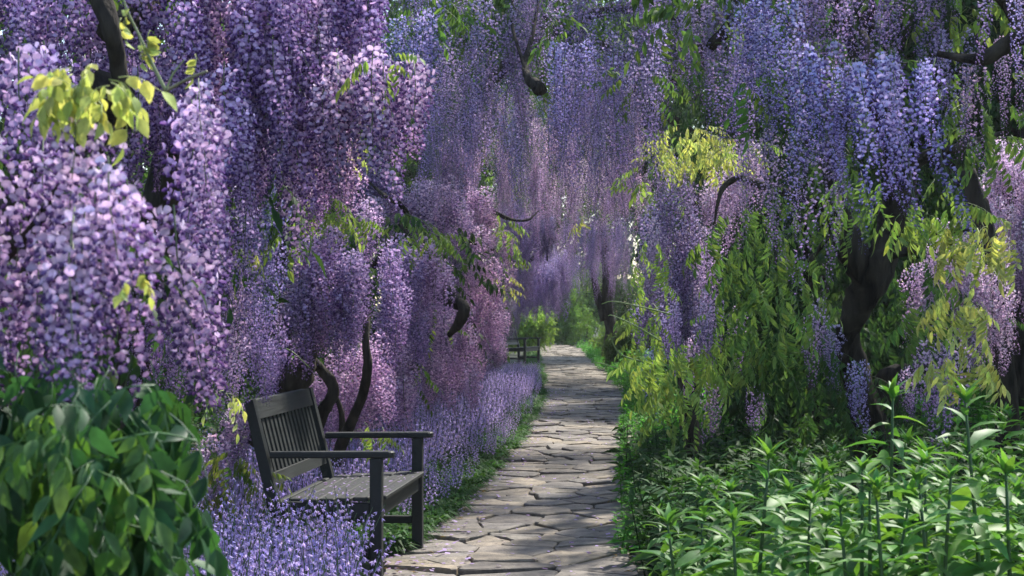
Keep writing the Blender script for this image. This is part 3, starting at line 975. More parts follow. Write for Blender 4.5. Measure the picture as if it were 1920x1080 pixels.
# the bank along the path
w = Plant('wisteria', 'mounded pink mauve wisteria with a bare crooked branch along the bluebell bed', 'wisteria', (-.98, 13.5, 0), GW)
w.wood('trunk', [(-1.0, 13.6, 0), (-.95, 13.7, .5), (-.85, 13.6, 1.0), (-.7, 13.7, 1.5)], [.08, .07, .06, .05], knob=.2, seed=41)
w.wood('branch', [P(800, 530, 12.3), P(835, 560, 12.0), P(868, 575, 11.8), P(862, 605, 11.8), P(842, 628, 11.9)], [.04, .042, .05, .035, .02], knob=.2, seed=42)
w.wood('branch', [P(868, 575, 11.8), P(840, 545, 12), P(790, 480, 12.2), P(750, 420, 12.4)], [.045, .03, .025, .02], knob=.2, seed=43)
w.wood('branch', [P(700, 500, 12.8), P(760, 420, 12.6), P(752, 385, 12.4), P(722, 368, 12.4), P(680, 330, 12.8)], [.03, .026, .02, .015, .008], knob=.15, seed=44)
for a in ((755, 450, 90, 130, 11.4, 'lilac'), (810, 455, 90, 130, 11.6, 'pink'), (755, 530, 110, 170, 12, 'lilac'), (720, 590, 110, 170, 12, 'pink'),
          (780, 600, 100, 150, 12.6, 'mauve'), (700, 690, 120, 110, 12.4, 'pink'), (760, 700, 100, 90, 13, 'pink'), (700, 375, 100, 60, 12.5, 'mauve'),
          (760, 350, 110, 110, 13, 'mauve'), (830, 520, 60, 140, 13.5, 'mauve'), (690, 290, 110, 120, 12.8, 'dusky'), (830, 640, 90, 110, 14, 'pink'), (880, 690, 60, 50, 15, 'pink'),
          (860, 560, 80, 120, 13.5, 'pink'), (800, 520, 90, 150, 12.6, 'pink'), (740, 640, 90, 150, 11.8, 'pink')):
    w.flowers(*a, 'wide', cover=2.9, scale=1.15, plump=1.3, dome=.9)
w.leaves(800, 440, 130, 34, 11.4, 'lime/young', 24, .4, .9)
w.leaves(735, 415, 70, 60, 12.2, 'mid/young', 14, .3, .9)
w.leaves(775, 700, 80, 60, 12.4, 'mid/young', 8, .3, .8)
w.leaves(820, 600, 60, 50, 12.4, 'lime/young', 5, .3, .8)
w.leaves(740, 540, 300, 440, 15.6, 'deep/wide', 110, .4, 1.3)
w.finish()

w = Plant('wisteria', 'domed pink wisteria farther up the bank, where the bluebells narrow', 'wisteria', (-.62, 18.5, 0), GW)
w.wood('trunk', [(-.62, 18.5, 0), (-.6, 18.6, .6), (-.5, 18.5, 1.3), (-.45, 18.6, 2.1)], [.09, .07, .06, .05], knob=.2, seed=51)
w.wood('branch', [P(820, 470, 17), P(860, 455, 16.6), P(900, 455, 16.4), P(925, 470, 16.5)], [.035, .03, .028, .02], knob=.2, seed=52)
w.wood('branch', [P(860, 350, 18.4), P(900, 380, 18.2), P(935, 402, 18), P(960, 412, 18), P(990, 412, 18), P(1010, 395, 18.3)], [.03, .026, .022, .018, .012, .005], knob=.2, seed=53)
for a in ((835, 340, 110, 120, 16, 'mauve'), (900, 355, 80, 110, 17, 'pink'), (905, 430, 80, 130, 16, 'pink'), (860, 420, 90, 120, 16.5, 'mauve'),
          (900, 530, 100, 110, 16.2, 'pink'), (850, 520, 80, 110, 16.8, 'lilac'), (920, 610, 70, 90, 17.5, 'mauve'), (870, 620, 90, 90, 17, 'pink'), (800, 330, 80, 90, 17, 'dusky'),
          (945, 440, 46, 110, 19, 'pink'), (935, 560, 50, 90, 20, 'pink'), (850, 260, 90, 120, 18, 'mauve')):
    w.flowers(*a, 'wide', cover=2.9, scale=1.25, plump=1.3, dome=.9)
w.leaves(950, 450, 30, 110, 17.5, 'lime/young', 16, .3, 1.0)
w.leaves(940, 540, 40, 90, 17, 'yellow/young', 12, .3, 1.0)
w.leaves(930, 420, 50, 50, 17, 'lime/young', 10, .3, 1.0)
w.leaves(850, 480, 200, 420, 21, 'deep/wide', 90, .5, 1.4)
w.finish()

w = Plant('wisteria', 'hazy lilac wisteria hanging behind the far dark bench', 'wisteria', (-.9, 33, 0), GW)
w.wood('trunk', [(-.9, 33, 0), (-.7, 33, 1.2), (-.3, 33, 2.4), (.3, 33, 3.2)], [.10, .09, .07, .05], knob=.2, seed=61)
w.wood('branch', [P(1035, 445, 27), P(1020, 470, 27), P(990, 490, 27)], [.025, .028, .03], knob=.1, seed=62)
w.wood('branch', [P(1026, 460, 27), P(1026, 490, 27)], [.02, .012], knob=.1, seed=63)
for a in ((985, 400, 60, 90, 25, 'lilac'), (1020, 400, 50, 80, 26, 'mauve'), (975, 470, 60, 100, 28, 'mauve'), (1010, 490, 90, 100, 30, 'violet'), (1040, 470, 60, 110, 31, 'violet'), (985, 500, 60, 90, 31, 'mauve'),
          (960, 560, 40, 60, 30, 'mauve'), (960, 380, 60, 120, 26, 'pink')):
    w.flowers(*a, 'wide', cover=2.6, scale=1.3, dome=.25)
w.leaves(955, 470, 50, 40, 27, 'mid/young', 8, .3, 1.2)
w.finish()

# ------------------------------------------------------------------ curtains hanging over the path
w = Plant('wisteria', 'long blue violet wisteria curtain hanging highest over the path, darkest in shade', 'wisteria', (-2.6, 9.2, 0), GW)
w.wood('trunk', [(-2.6, 9.2, 0), (-2.5, 9.1, 1.5), (-2.3, 9.1, 2.6), (-1.5, 9.0, 3.4), (0, 8.8, 3.6), (1.2, 8.7, 3.5)], [.13, .11, .09, .08, .06, .05], knob=.15, seed=71)
w.wood('branch', [P(1020, -60, 8.6), P(1000, 60, 8.2), P(985, 130, 7.9), P(1015, 168, 7.5)], [.006, .010, .016, .028], knob=.35, seed=72)
w.wood('branch', [P(985, 130, 7.9), P(960, 40, 8.3), P(970, -60, 8.6)], [.010, .008, .006], knob=.2, seed=73)
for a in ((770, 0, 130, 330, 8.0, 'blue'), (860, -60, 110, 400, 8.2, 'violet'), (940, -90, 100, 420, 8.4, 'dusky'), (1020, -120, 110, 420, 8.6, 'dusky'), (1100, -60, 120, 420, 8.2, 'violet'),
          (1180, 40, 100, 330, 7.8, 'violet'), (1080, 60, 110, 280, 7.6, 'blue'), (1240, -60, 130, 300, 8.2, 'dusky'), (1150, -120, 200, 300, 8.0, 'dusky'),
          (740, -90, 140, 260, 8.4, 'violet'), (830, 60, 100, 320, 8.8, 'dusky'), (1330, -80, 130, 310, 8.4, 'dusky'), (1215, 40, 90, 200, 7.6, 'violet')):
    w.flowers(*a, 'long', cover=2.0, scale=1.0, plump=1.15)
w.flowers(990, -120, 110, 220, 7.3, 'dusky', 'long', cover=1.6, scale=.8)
w.leaves(1040, 80, 40, 120, 7.8, 'mid/wide', 5, .2, .6)
w.leaves(1130, 30, 150, 60, 7.8, 'mid/young', 6, .2, .7)
w.leaves(800, 5, 130, 40, 8.0, 'fresh/young', 12, .3, .9)
w.leaves(1200, 150, 170, 90, 7.6, 'mid/young', 12, .2, .8)
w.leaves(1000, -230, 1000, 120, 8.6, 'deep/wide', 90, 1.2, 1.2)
w.finish()

w = Plant('wisteria', 'violet grey wisteria curtain in thin strings across the path behind the highest one', 'wisteria', (-1.9, 13.2, 0), GW)
w.wood('trunk', [(-1.9, 13.2, 0), (-1.8, 13.1, 2.0), (-1.5, 13.1, 3.2), (-.6, 13.2, 4.1), (1.2, 13.2, 4.2), (2.2, 13.2, 4.0)], [.13, .11, .09, .07, .06, .04], knob=.15, seed=81)
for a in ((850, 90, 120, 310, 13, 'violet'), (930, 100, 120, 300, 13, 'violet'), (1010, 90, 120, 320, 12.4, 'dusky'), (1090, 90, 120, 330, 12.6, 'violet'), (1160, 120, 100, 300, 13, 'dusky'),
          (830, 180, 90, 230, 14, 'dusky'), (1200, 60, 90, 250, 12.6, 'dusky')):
    w.flowers(*a, 'long', cover=1.9, scale=1.15, plump=1.1)
w.leaves(1000, 40, 500, 60, 13.4, 'deep/wide', 40, .3, 1.2)
w.leaves(1000, -150, 1100, 230, 13.4, 'deep/wide', 90, 1.6, 1.5)
w.finish()

w = Plant('wisteria', 'pinkish backlit wisteria curtain with bright speckled tips at mid path', 'wisteria', (-.8, 20, 0), GW)
w.wood('trunk', [(-.8, 20.6, 0), (-.8, 20.6, 2.4), (-.4, 20.6, 4.0), (1, 20.6, 5.0), (2.5, 20.6, 4.9)], [.12, .11, .09, .07, .04], knob=.15, seed=91)
for a in ((920, 200, 90, 260, 19, 'pink'), (980, 200, 100, 260, 20, 'pale'), (1040, 200, 100, 270, 19, 'pink'), (1090, 210, 90, 250, 18.5, 'pale'), (1140, 200, 90, 260, 19.5, 'mauve'),
          (1180, 220, 60, 230, 20, 'pink'), (1000, 120, 260, 220, 21, 'mauve'), (1130, 120, 160, 220, 21, 'mauve')):
    w.flowers(*a, 'long', cover=1.9, scale=1.2, plump=1.1)
w.leaves(1095, 410, 26, 50, 18.5, 'yellow/young', 5, .1, .9)
w.leaves(1000, 120, 420, 130, 21.5, 'deep/wide', 50, .4, 1.5)
w.leaves(1000, -80, 900, 300, 22, 'deep/wide', 100, 1.8, 2.0)
w.finish()

w = Plant('wisteria', 'lilac wisteria curtain ending low over the far bend beside a black trunk', 'wisteria', (2.15, 38, 0), GW)
w.wood('trunk', [P(1143, 668, 38), P(1146, 620, 38), P(1138, 575, 38), P(1140, 520, 38), P(1132, 440, 38), P(1140, 330, 38), P(1120, 200, 38)], [.17, .14, .13, .13, .12, .10, .08], knob=.14, seed=95)
w.wood('branch', [P(1136, 600, 38), P(1122, 560, 38), P(1110, 500, 38)], [.12, .10, .06], knob=.14, seed=96)
for a in ((1085, 390, 80, 130, 30, 'lilac'), (1140, 390, 80, 150, 32, 'lilac'), (1110, 420, 60, 110, 29, 'violet'), (1180, 390, 70, 150, 32, 'violet'), (1050, 330, 100, 160, 33, 'mauve'), (1190, 280, 120, 180, 33, 'mauve'), (1140, 440, 90, 120, 35, 'lilac'), (1090, 440, 80, 120, 35, 'violet'), (1030, 430, 90, 130, 33, 'lilac'), (1170, 440, 80, 130, 33, 'mauve'), (1110, 400, 160, 120, 34, 'mauve'), (1060, 470, 70, 90, 36, 'violet'),
          (990, 300, 120, 150, 33, 'pale'), (1120, 280, 120, 150, 34, 'pale')):
    w.flowers(*a, 'long', cover=1.5, scale=1.5)
w.leaves(1100, 280, 420, 260, 37, 'mid/wide', 120, 1.5, 2.2)
w.finish()

# ------------------------------------------------------------------ wisterias on the other side
w = Plant('wisteria', 'blue lavender wisteria with long crisp clusters at the top beside a thick dark limb', 'wisteria', (2.5, 6.4, 0), GW)
w.wood('trunk', [(2.5, 6.4, 0), (2.35, 6.3, .9), (2.2, 6.3, 1.7), (2.0, 6.2, 2.35), (1.6, 6.1, 2.65), (.9, 6.1, 2.75)], [.11, .1, .09, .08, .07, .04], knob=.18, seed=101)
w.wood('branch', [P(1960, 60, 6.0), P(1900, 75, 6.0), P(1840, 110, 6.0), P(1760, 100, 6.1)], [.034, .03, .022, .012], knob=.25, seed=102)
w.wood('branch', [P(1990, 120, 6.0), P(1935, 60, 6.0), P(1900, 10, 6.1), P(1890, -60, 6.2)], [.04, .035, .03, .03], knob=.2, seed=103)
w.wood('branch', [P(1385, -80, 6.6), P(1378, 30, 6.5), P(1330, 90, 6.5)], [.03, .03, .02], knob=.15, seed=104)
for a in ((1310, -20, 110, 250, 6.6, 'violet'), (1400, -90, 110, 400, 6.2, 'blue'), (1450, -60, 110, 420, 6.0, 'blue'), (1530, 40, 110, 400, 5.8, 'blue'), (1580, 110, 90, 300, 5.9, 'blue'),
          (1630, 100, 70, 300, 5.7, 'blue'), (1690, 95, 80, 310, 5.4, 'blue'), (1730, 110, 70, 200, 5.6, 'blue'), (1500, -110, 140, 340, 6.4, 'violet'), (1600, -120, 160, 340, 6.4, 'violet'),
          (1400, 80, 90, 280, 6.6, 'violet'), (1450, 250, 130, 180, 6.8, 'dusky'), (1680, -120, 140, 260, 6.4, 'violet'), (1770, -110, 120, 260, 6.6, 'dusky'),
          (1790, 50, 80, 280, 6.4, 'violet'), (1850, 90, 80, 220, 6.6, 'mauve'), (1900, 60, 80, 260, 6.8, 'mauve'), (1540, 250, 120, 200, 6.4, 'dusky')):
    w.flowers(*a, 'long', cover=1.9, scale=.95, plump=1.15)
w.flowers(1880, -30, 90, 150, 5.7, 'violet', 'long', cover=1.4, scale=.7)
w.leaves(1395, 150, 90, 50, 5.9, 'fresh/young', 5, .1, .9)
w.leaves(1320, 30, 130, 130, 6.4, 'mid/young', 20, .2, .9)
w.leaves(1830, 10, 220, 60, 6.4, 'lime/young', 18, .4, .8)
w.leaves(1560, -180, 900, 150, 6.6, 'deep/wide', 150, .8, 1.1)
w.leaves(1850, 200, 160, 260, 7.0, 'mid/young', 30, .3, .9)
w.finish()

w = Plant('wisteria', 'old leafy wisteria with a thick leaning black trunk, mostly green and yellow leaves', 'wisteria', (2.05, 9.3, 0), GW)
w.wood('trunk', [P(1640, 925, 9.3), P(1640, 830, 9.2), P(1612, 730, 9.1), P(1588, 650, 9.0), P(1600, 590, 8.9), P(1640, 520, 8.8), P(1670, 430, 8.8), P(1690, 330, 8.7), P(1660, 220, 8.7), P(1600, 60, 8.7)],
       [.14, .11, .085, .062, .070, .085, .082, .07, .06, .055], sides=14, knob=.26, seed=111)
w.wood('trunk', [P(1640, 540, 8.9), P(1600, 480, 8.8), P(1575, 400, 8.8), P(1560, 300, 8.8), P(1590, 200, 8.8)], [.09, .09, .06, .05, .04], knob=.22, seed=112)
w.wood('trunk', [P(1640, 880, 9.4), P(1665, 720, 9.4), P(1690, 700, 9.3), P(1740, 690, 9.3)], [.10, .07, .045, .03], knob=.22, seed=113)
w.wood('branch', [P(1630, 480, 8.8), P(1710, 470, 8.7), P(1745, 440, 8.7), P(1820, 430, 8.7)], [.03, .022, .016, .012], knob=.2, seed=114)
w.wood('branch', [P(1690, 330, 8.7), P(1740, 290, 8.6), P(1800, 275, 8.6), P(1880, 250, 8.6)], [.04, .03, .022, .015], knob=.2, seed=115)
w.wood('branch', [P(1340, 420, 8.5), P(1345, 385, 8.5), P(1358, 350, 8.5), P(1385, 334, 8.5), P(1420, 345, 8.5), P(1500, 370, 8.6), P(1570, 400, 8.8)], [.004, .009, .014, .018, .02, .022, .03], knob=.15, seed=116)
w.wood('branch', [P(1510, 500, 8.9), P(1560, 440, 8.9), P(1600, 430, 8.9)], [.012, .015, .02], knob=.15, seed=117)
for a in ((1525, 565, 90, 130, 8.0, 'mauve'), (1610, 690, 70, 130, 7.8, 'blue'), (1340, 720, 90, 70, 8.6, 'mauve'), (1700, 690, 80, 90, 9.0, 'mauve'), (1330, 560, 80, 130, 8.8, 'dusky'),
          (1420, 700, 80, 70, 8.8, 'dusky'), (1560, 620, 60, 70, 8.4, 'dusky')):
    w.flowers(*a, 'fat', cover=.9, scale=.95)
for a in ((1420, 470, 220, 200, 8.2, 'mid/droop', 34), (1470, 540, 180, 200, 7.4, 'mid/droop', 24), (1740, 560, 110, 150, 7.2, 'mid/droop', 12), (1450, 620, 260, 180, 8.5, 'mid/droop', 36),
          (1280, 690, 200, 130, 8.0, 'lime/droop', 28), (1370, 650, 200, 140, 8.4, 'mid/young', 30), (1220, 560, 80, 260, 9.2, 'lime/young', 24), (1750, 390, 150, 70, 6.4, 'lime/droop', 14),
          (1830, 440, 150, 70, 6.3, 'yellow/droop', 16), (1800, 580, 80, 150, 6.6, 'yellow/droop', 12), (1790, 680, 120, 50, 6.6, 'yellow/droop', 9), (1600, 350, 120, 90, 6.8, 'mid/droop', 8),
          (1500, 400, 240, 120, 8.6, 'mid/young', 30), (1500, 660, 200, 140, 8.4, 'deep/wide', 24), (1270, 760, 140, 100, 8.6, 'mid/young', 16), (1210, 660, 70, 160, 9.0, 'lime/young', 12),
          (1560, 760, 300, 160, 9.2, 'deep/wide', 40), (1700, 600, 260, 260, 9.6, 'deep/wide', 50)):
    w.leaves(*a[:6], int(a[6] * 2.0), .36, .64, .7)
for k, pts in enumerate(([(1260, 590), (1200, 575), (1150, 565), (1128, 570)], [(1240, 640), (1190, 610), (1150, 592), (1140, 592)], [(1230, 735), (1180, 700), (1130, 682), (1110, 680)],
                         [(1210, 680), (1165, 665), (1148, 640), (1152, 630)])):
    w.wood('shoot', [P(x, y, 8.8) for x, y in pts], [.005, .004, .003, .002], 5, 0, mat=M_STEM, col=(.2, .3, .10), seed=120 + k)
w.finish()

w = Plant('wisteria', 'rounded wisteria topped with glowing yellow green leaves and dusky trailing flowers', 'wisteria', (1.25, 11.4, 0), GW)
w.wood('trunk', [(1.25, 11.4, 0), (1.2, 11.3, .8), (1.15, 11.3, 1.5), (1.25, 11.2, 2.1)], [.08, .07, .06, .05], knob=.2, seed=131)
for a in ((1260, 310, 120, 330, 10.2, 'dusky', 'fat'), (1300, 520, 90, 150, 10.4, 'violet', 'fat'), (1235, 520, 70, 150, 10.6, 'dusky', 'fat'), (1230, 400, 70, 220, 10.8, 'violet', 'fat'), (1300, 440, 60, 180, 10.2, 'pale', 'fat'), (1395, 270, 100, 120, 10.8, 'pale', 'fat'),
          (1350, 330, 80, 110, 11, 'pale', 'fat'), (1225, 640, 50, 80, 10, 'white', 'fat'), (1290, 560, 90, 130, 10.4, 'dusky', 'fat'), (1200, 560, 40, 80, 11, 'violet', 'fat')):
    w.flowers(*a, cover=2.2, scale=1.05, plump=1.1)
for a in ((1225, 420, 60, 150, 10.0, 'pale'), (1330, 430, 70, 140, 9.6, 'mauve'), (1255, 560, 60, 120, 9.4, 'violet'), (1380, 560, 60, 110, 9.0, 'mauve'), (1300, 640, 50, 110, 8.8, 'mauve')):
    w.flowers(*a, 'fat', cover=1.0, scale=.9)
w.leaves(1300, 275, 170, 90, 9.9, 'yellow/young', 120, .4, .62)
w.leaves(1220, 330, 90, 90, 10.8, 'lime/young', 22, .4, .95)
w.leaves(1390, 275, 90, 50, 10.8, 'lime/young', 14, .4, .9)
w.leaves(1360, 310, 80, 80, 11.2, 'lime/young', 10, .4, .9)
w.leaves(1320, 450, 180, 300, 11.8, 'deep/wide', 50, .4, .9)
w.finish()

w = Plant('wisteria', 'pale sunlit pink wisteria showing through beyond the leaning trunk', 'wisteria', (3.2, 10.6, 0), GW)
w.wood('trunk', [(3.2, 10.6, 0), (3.15, 10.6, 1.0), (3.0, 10.5, 1.8), (2.9, 10.5, 2.2)], [.08, .07, .06, .05], knob=.2, seed=141)
for a in ((1790, 420, 140, 230, 9.8, 'pale'), (1850, 480, 110, 200, 9.6, 'pale'), (1765, 655, 150, 170, 7.2, 'mauve'), (1890, 270, 110, 220, 11.6, 'pale'), (1910, 400, 90, 150, 11.4, 'pale'),
          (1740, 500, 110, 160, 10, 'mauve'), (1810, 570, 90, 120, 9.6, 'pale'), (1950, 300, 90, 300, 11.4, 'mauve')):
    w.flowers(*a, 'fat', cover=2.6, scale=1.1)
w.leaves(1850, 420, 260, 400, 12.4, 'mid/young', 30, .5, 1.0)
w.finish()

# ------------------------------------------------------------------ bluebells
def bluebell_geo(rr, lod='hi'):
    g = Geo()
    H = rr.uniform(.34, .46)
    lean = rr.normal(0, .05, 2)
    def ax(t):
        return np.array([lean[0] * t * t, lean[1] * t * t, H * t])
    tube(g, [ax(0), ax(.5), ax(1)], [.0028, .0022, .0012], sides=3, sub=1, col=(.07, .12, .05), mi=1)
    ca, cb = np.array((.42, .35, .74)), np.array((.64, .52, .80))
    base = ca + (cb - ca) * rr.uniform(0, 1)
    n = int(rr.integers(13, 20))
    for i in range(n):
        t = .48 + .52 * i / n
        a = i * 2.4 + rr.normal(0, .3)
        p = ax(t)
        s = .0105 * (1.15 - .55 * (i / n))
        out = np.array([math.cos(a), math.sin(a), 0])
        c0 = p + out * .012 + (0, 0, .003)
        dr = out * .55 + np.array([0, 0, -.75]); dr /= np.linalg.norm(dr)
        u = np.cross(dr, (0, 0, 1)); u /= np.linalg.norm(u); v = np.cross(dr, u)
        V = [c0]
        for k in range(4):
            b = k * PI / 2
            V.append(c0 + dr * s * .9 + (u * math.cos(b) + v * math.sin(b)) * s * .55)
        for k in range(4):
            b = k * PI / 2 + PI / 4
            V.append(c0 + dr * s * 1.7 + (u * math.cos(b) + v * math.sin(b)) * s * 1.05)
        F = [(0, 1 + k, 1 + (k + 1) % 4) for k in range(4)] + [(1 + k, 5 + k, 1 + (k + 1) % 4) for k in range(4)]
        c = base * rr.uniform(.8, 1.2)
        g.add(V, F, np.vstack([[c * .7]] + [c] * 4 + [np.minimum(c * 1.25, 1)] * 4))
    for k in range(int(rr.integers(3, 5))):
        a = rr.uniform(0, 2 * PI); L = rr.uniform(.16, .28); w = rr.uniform(.006, .009)
        o = np.array([math.cos(a), math.sin(a), 0]); sd = np.array([-math.sin(a), math.cos(a), 0])
        V = [-sd * w * .6, sd * w * .6]
        for t in (.4, .75):
            c = o * L * (.35 * t + .4 * t * t) + np.array([0, 0, L * (1.15 * t - .75 * t * t)])
            V += [c - sd * w, c + sd * w]
        V.append(o * L * .8 + np.array([0, 0, L * .28]))
        g.add(V, [(0, 1, 3, 2), (2, 3, 5, 4), (4, 5, 6)], np.array((.045, .13, .03)) * rr.uniform(.8, 1.3), mi=2)
    return g.pack()


rrb = np.random.default_rng(77)
BB = [bluebell_geo(rrb) for _ in range(7)]
BBM = [b.mesh('bluebell', [M_PETAL, M_STEM, M_LEAF], smooth=False) for b in BB]


def scatter(n, y0, y1, x0f, x1f, bias=1.0):
    y = y0 + (y1 - y0) * rng.uniform(0, 1, n) ** bias
    u = rng.uniform(0, 1, n)
    a = np.array([x0f(v) for v in y]); b = np.array([x1f(v) for v in y])
    return a + (b - a) * u, y


# two beds: between the camera and the bench, and along the path beyond it
xa, ya = scatter(640, 5.2, 7.7, lambda y: -1.85, lambda y: float(np.interp(y, [5.3, 6.6, 7.7], [-.50, -.60, -.78])))
keep = rng.uniform(0, 1, len(xa)) < np.where(xa < -1.35, .55, 1.0)
xa, ya = xa[keep], ya[keep]
edge = lambda y: path_c(y) - path_hw(y)
xb, yb = scatter(3200, 8.95, 32, lambda y: edge(y) - float(np.interp(y, [9, 10, 14, 20, 30, 36], [1.1, 1.5, 1.6, 1.5, 1.2, .8])), lambda y: edge(y) - float(np.interp(y, [9, 16, 30], [.30, .2, .08])), 1.15)
bell = []
for x, y in zip(xa, ya):
    bell.append((x, y, rng.uniform(.85, 1.32), 0))
for x, y in zip(xb, yb):
    if y < 10.2 and x > edge(y) - .32:
        continue
    bell.append((x, y, rng.uniform(.9, 1.25) * float(np.interp(y, [9, 12, 20, 26, 32], [1.0, 1.15, 1.1, .85, .65])), 1))
for i in range(260):      # a few lean out over the green edging
    y = 9.6 + 20 * rng.uniform() ** 1.4
    bell.append((edge(y) + rng.uniform(-.28, -.02), y, rng.uniform(.6, .9), 1))
bell.sort(key=lambda b: b[1] / b[2] + (100 if seen((b[0], b[1], .3))[0] < -20 or seen((b[0], b[1], .45))[1] > 1085 else 0))
G = Geo(); buckets = {}
near_n = [0, 0]
for i, (x, y, s, k) in enumerate(bell):
    v = int(rng.integers(0, 7)); e = (rng.normal(0, .1), rng.normal(0, .1), rng.uniform(0, 6.28))
    lim = 155 if k == 0 else 140
    vis = seen((x, y, .4))
    if near_n[k] < lim and vis[0] > -10 and vis[1] < 1075 and (k == 1 or x > -1.6):
        o = link('bluebell', BBM[v], None, (x, y, 0), e, (s, s, s))
        if k == 0:
            ids(o, 'violet blue bluebell in the clump before the bench seat', 'bluebell', 'bluebells between the bench and the glossy leaves')
        else:
            ids(o, 'mauve blue bluebell in the drift along the path past the bench', 'bluebell', 'bluebells in the drift beyond the bench')
        near_n[k] += 1
    else:
        buckets.setdefault(v, []).append((x, y, s, e))
for v, L in buckets.items():
    M = np.array([np.hstack([np.array(Euler(e).to_matrix()) * s, np.array([[x], [y], [0.0]])]) for x, y, s, e in L])
    G.stamp(BB[v], M, rng.uniform(.8, 1.2, (len(L), 1)) * np.ones((1, 3)))
o = link('bluebell_drift', G.mesh('bluebell_drift', [M_PETAL, M_STEM, M_LEAF], smooth=False))
ids(o, 'dense drift of lavender blue bluebells edging the path', 'flowers', kind='stuff')

# ------------------------------------------------------------------ low green edging (strap leaves) on both verges
def tuft(rr, n, L, w, col, spread=.8):
    g = Geo()
    for k in range(n):
        a = rr.uniform(0, 2 * PI); l = L * rr.uniform(.6, 1.15); ww = w * rr.uniform(.7, 1.2)
        o = np.array([math.cos(a), math.sin(a), 0]); sd = np.array([-math.sin(a), math.cos(a), 0])
        sp = spread * rr.uniform(.5, 1.2)
        V = [-sd * ww * .6, sd * ww * .6]
        for t in (.35, .7):
            c = o * l * sp * (.5 * t + .5 * t * t) + np.array([0, 0, l * (1.1 * t - .8 * t * t)])
            V += [c - sd * ww, c + sd * ww]
        V.append(o * l * sp + np.array([0, 0, l * .22]))
        g.add(V, [(0, 1, 3, 2), (2, 3, 5, 4), (4, 5, 6)], np.array(col) * rr.uniform(.7, 1.3) * np.array([rr.uniform(.85, 1.2), 1, 1]))
    return g.pack()


def scatter_mass(name, label, cat, geos, xs, ys, sc, mat, tilt=.1, zf=0.0):
    G = Geo(); k = rng.integers(0, len(geos), len(xs))
    for v, gg in enumerate(geos):
        q = np.where(k == v)[0]
        if len(q):
            n = len(q)
            M = mats(np.stack([xs[q], ys[q], np.full(n, zf)], 1), rot_zyx(rng.uniform(0, 6.28, n), rng.normal(0, tilt, n), rng.normal(0, tilt, n)), sc * rng.uniform(.7, 1.3, n))
            G.stamp(gg, M, rng.uniform(.75, 1.25, (n, 1)) * np.ones((1, 3)))
    o = link(name, G.mesh(name, mat, smooth=False))
    return ids(o, label, cat, kind='stuff')


rt = np.random.default_rng(9)
tufts = [tuft(rt, 16, .19, .008, (.038, .115, .028)) for _ in range(4)]
x, y = scatter(1700, 8.7, 50, lambda y: edge(y) - .36, lambda y: edge(y) + .03, 1.8)
scatter_mass('grass', 'strap leaved green edging tufts at the foot of the bluebells', 'edging', tufts, x, y, 1.0, [M_LEAF])
x, y = scatter(420, 5.0, 9.5, lambda y: -2.0, lambda y: edge(y) + .0, 1.0)
q = ~((y > 7.4) & (y < 9.1) & (x > -1.1))
scatter_mass('grass_tufts', 'dark strap leaves between the bluebell stems before the bench', 'grass', tufts, x[q], y[q], .9, [M_LEAF])


def herb(rr, H, n, ll, lw, col):
    """small bushy herb: stem with leaves all the way up"""
    g = Geo()
    tube(g, [(0, 0, 0), (rr.normal(0, .02), rr.normal(0, .02), H)], [.004, .002], sides=3, sub=1, col=np.array(col) * .8, mi=0)
    for i in range(n):
        t = (i + .5) / n
        c = np.array(col) * rr.uniform(.75, 1.3) * (np.array([rr.uniform(.85, 1.25), 1, 1]))
        leaflet(g, (0, 0, H * (.15 + .85 * t)), i * 2.4 + rr.normal(0, .3), rr.normal(-.15 - .4 * t, .3), ll * (1.15 - .6 * t) * rr.uniform(.8, 1.1), lw * (1.1 - .5 * t), c, rr.normal(0, .25), hi=False, fold=.2, droop=.35)
    return g.pack()


rt = np.random.default_rng(19)
R_edge = lambda y: path_c(y) + path_hw(y)
herbs_b = [herb(rt, .22, 16, .075, .034, (.10, .27, .035)) for _ in range(4)]
herbs_d = [herb(rt, .32, 18, .115, .045, (.030, .090, .025)) for _ in range(5)]
x, y = scatter(1300, 8.5, 56, lambda y: R_edge(y) - .10, lambda y: R_edge(y) + .75, 1.4)
scatter_mass('herb_edging', 'fresh green leafy edging along the tree side of the path', 'edging', herbs_b, x, y, 1.0, [M_LEAF])
x, y = scatter(1500, 5.6, 13, lambda y: R_edge(y) + (.02 if y < 11 else -.06), lambda y: 4.6, 1.0)
scatter_mass('undergrowth', 'dark broad leaved undergrowth beneath the leaning trunk', 'undergrowth', herbs_d, x, y, 1.15, [M_LEAF])
x, y = scatter(900, 12, 36, lambda y: R_edge(y) + .3, lambda y: 7.5, 1.0)
scatter_mass('meadow_plants', 'bright green herbs in the open ground beyond the trunk', 'undergrowth', herbs_b, x, y, 2.0, [M_LEAF])
x, y = scatter(500, 9, 34, lambda y: -4.5, lambda y: edge(y) - 1.0, 1.0)
scatter_mass('shade_plants', 'dark leaves on the ground behind the wisteria bank', 'undergrowth', herbs_d, x, y, 1.2, [M_LEAF])

# ------------------------------------------------------------------ ferns
def fern_frond(rr):
    g = Geo()
    L = .55
    for i in range(15):
        t = (i + 1) / 16
        p = np.array([L * t, 0, L * (.75 * t - .75 * t * t)])
        ln = .15 * math.sin(PI * min(1, t * .85 + .18)) ** 1
        for s in (-1, 1):
            leaflet(g, p, s * 1.25, rr.normal(.15, .1), ln, .022, np.array((.035, .13, .035)) * rr.uniform(.8, 1.2), hi=False, fold=.1, droop=.2)
    tube(g, [(L * t, 0, L * (.75 * t - .75 * t * t)) for t in (0, .25, .5, .75, 1)], [.003, .0025, .002, .0015, .001], sides=3, sub=1, col=(.06, .1, .03))
    return g.mesh('frond', [M_LEAF])


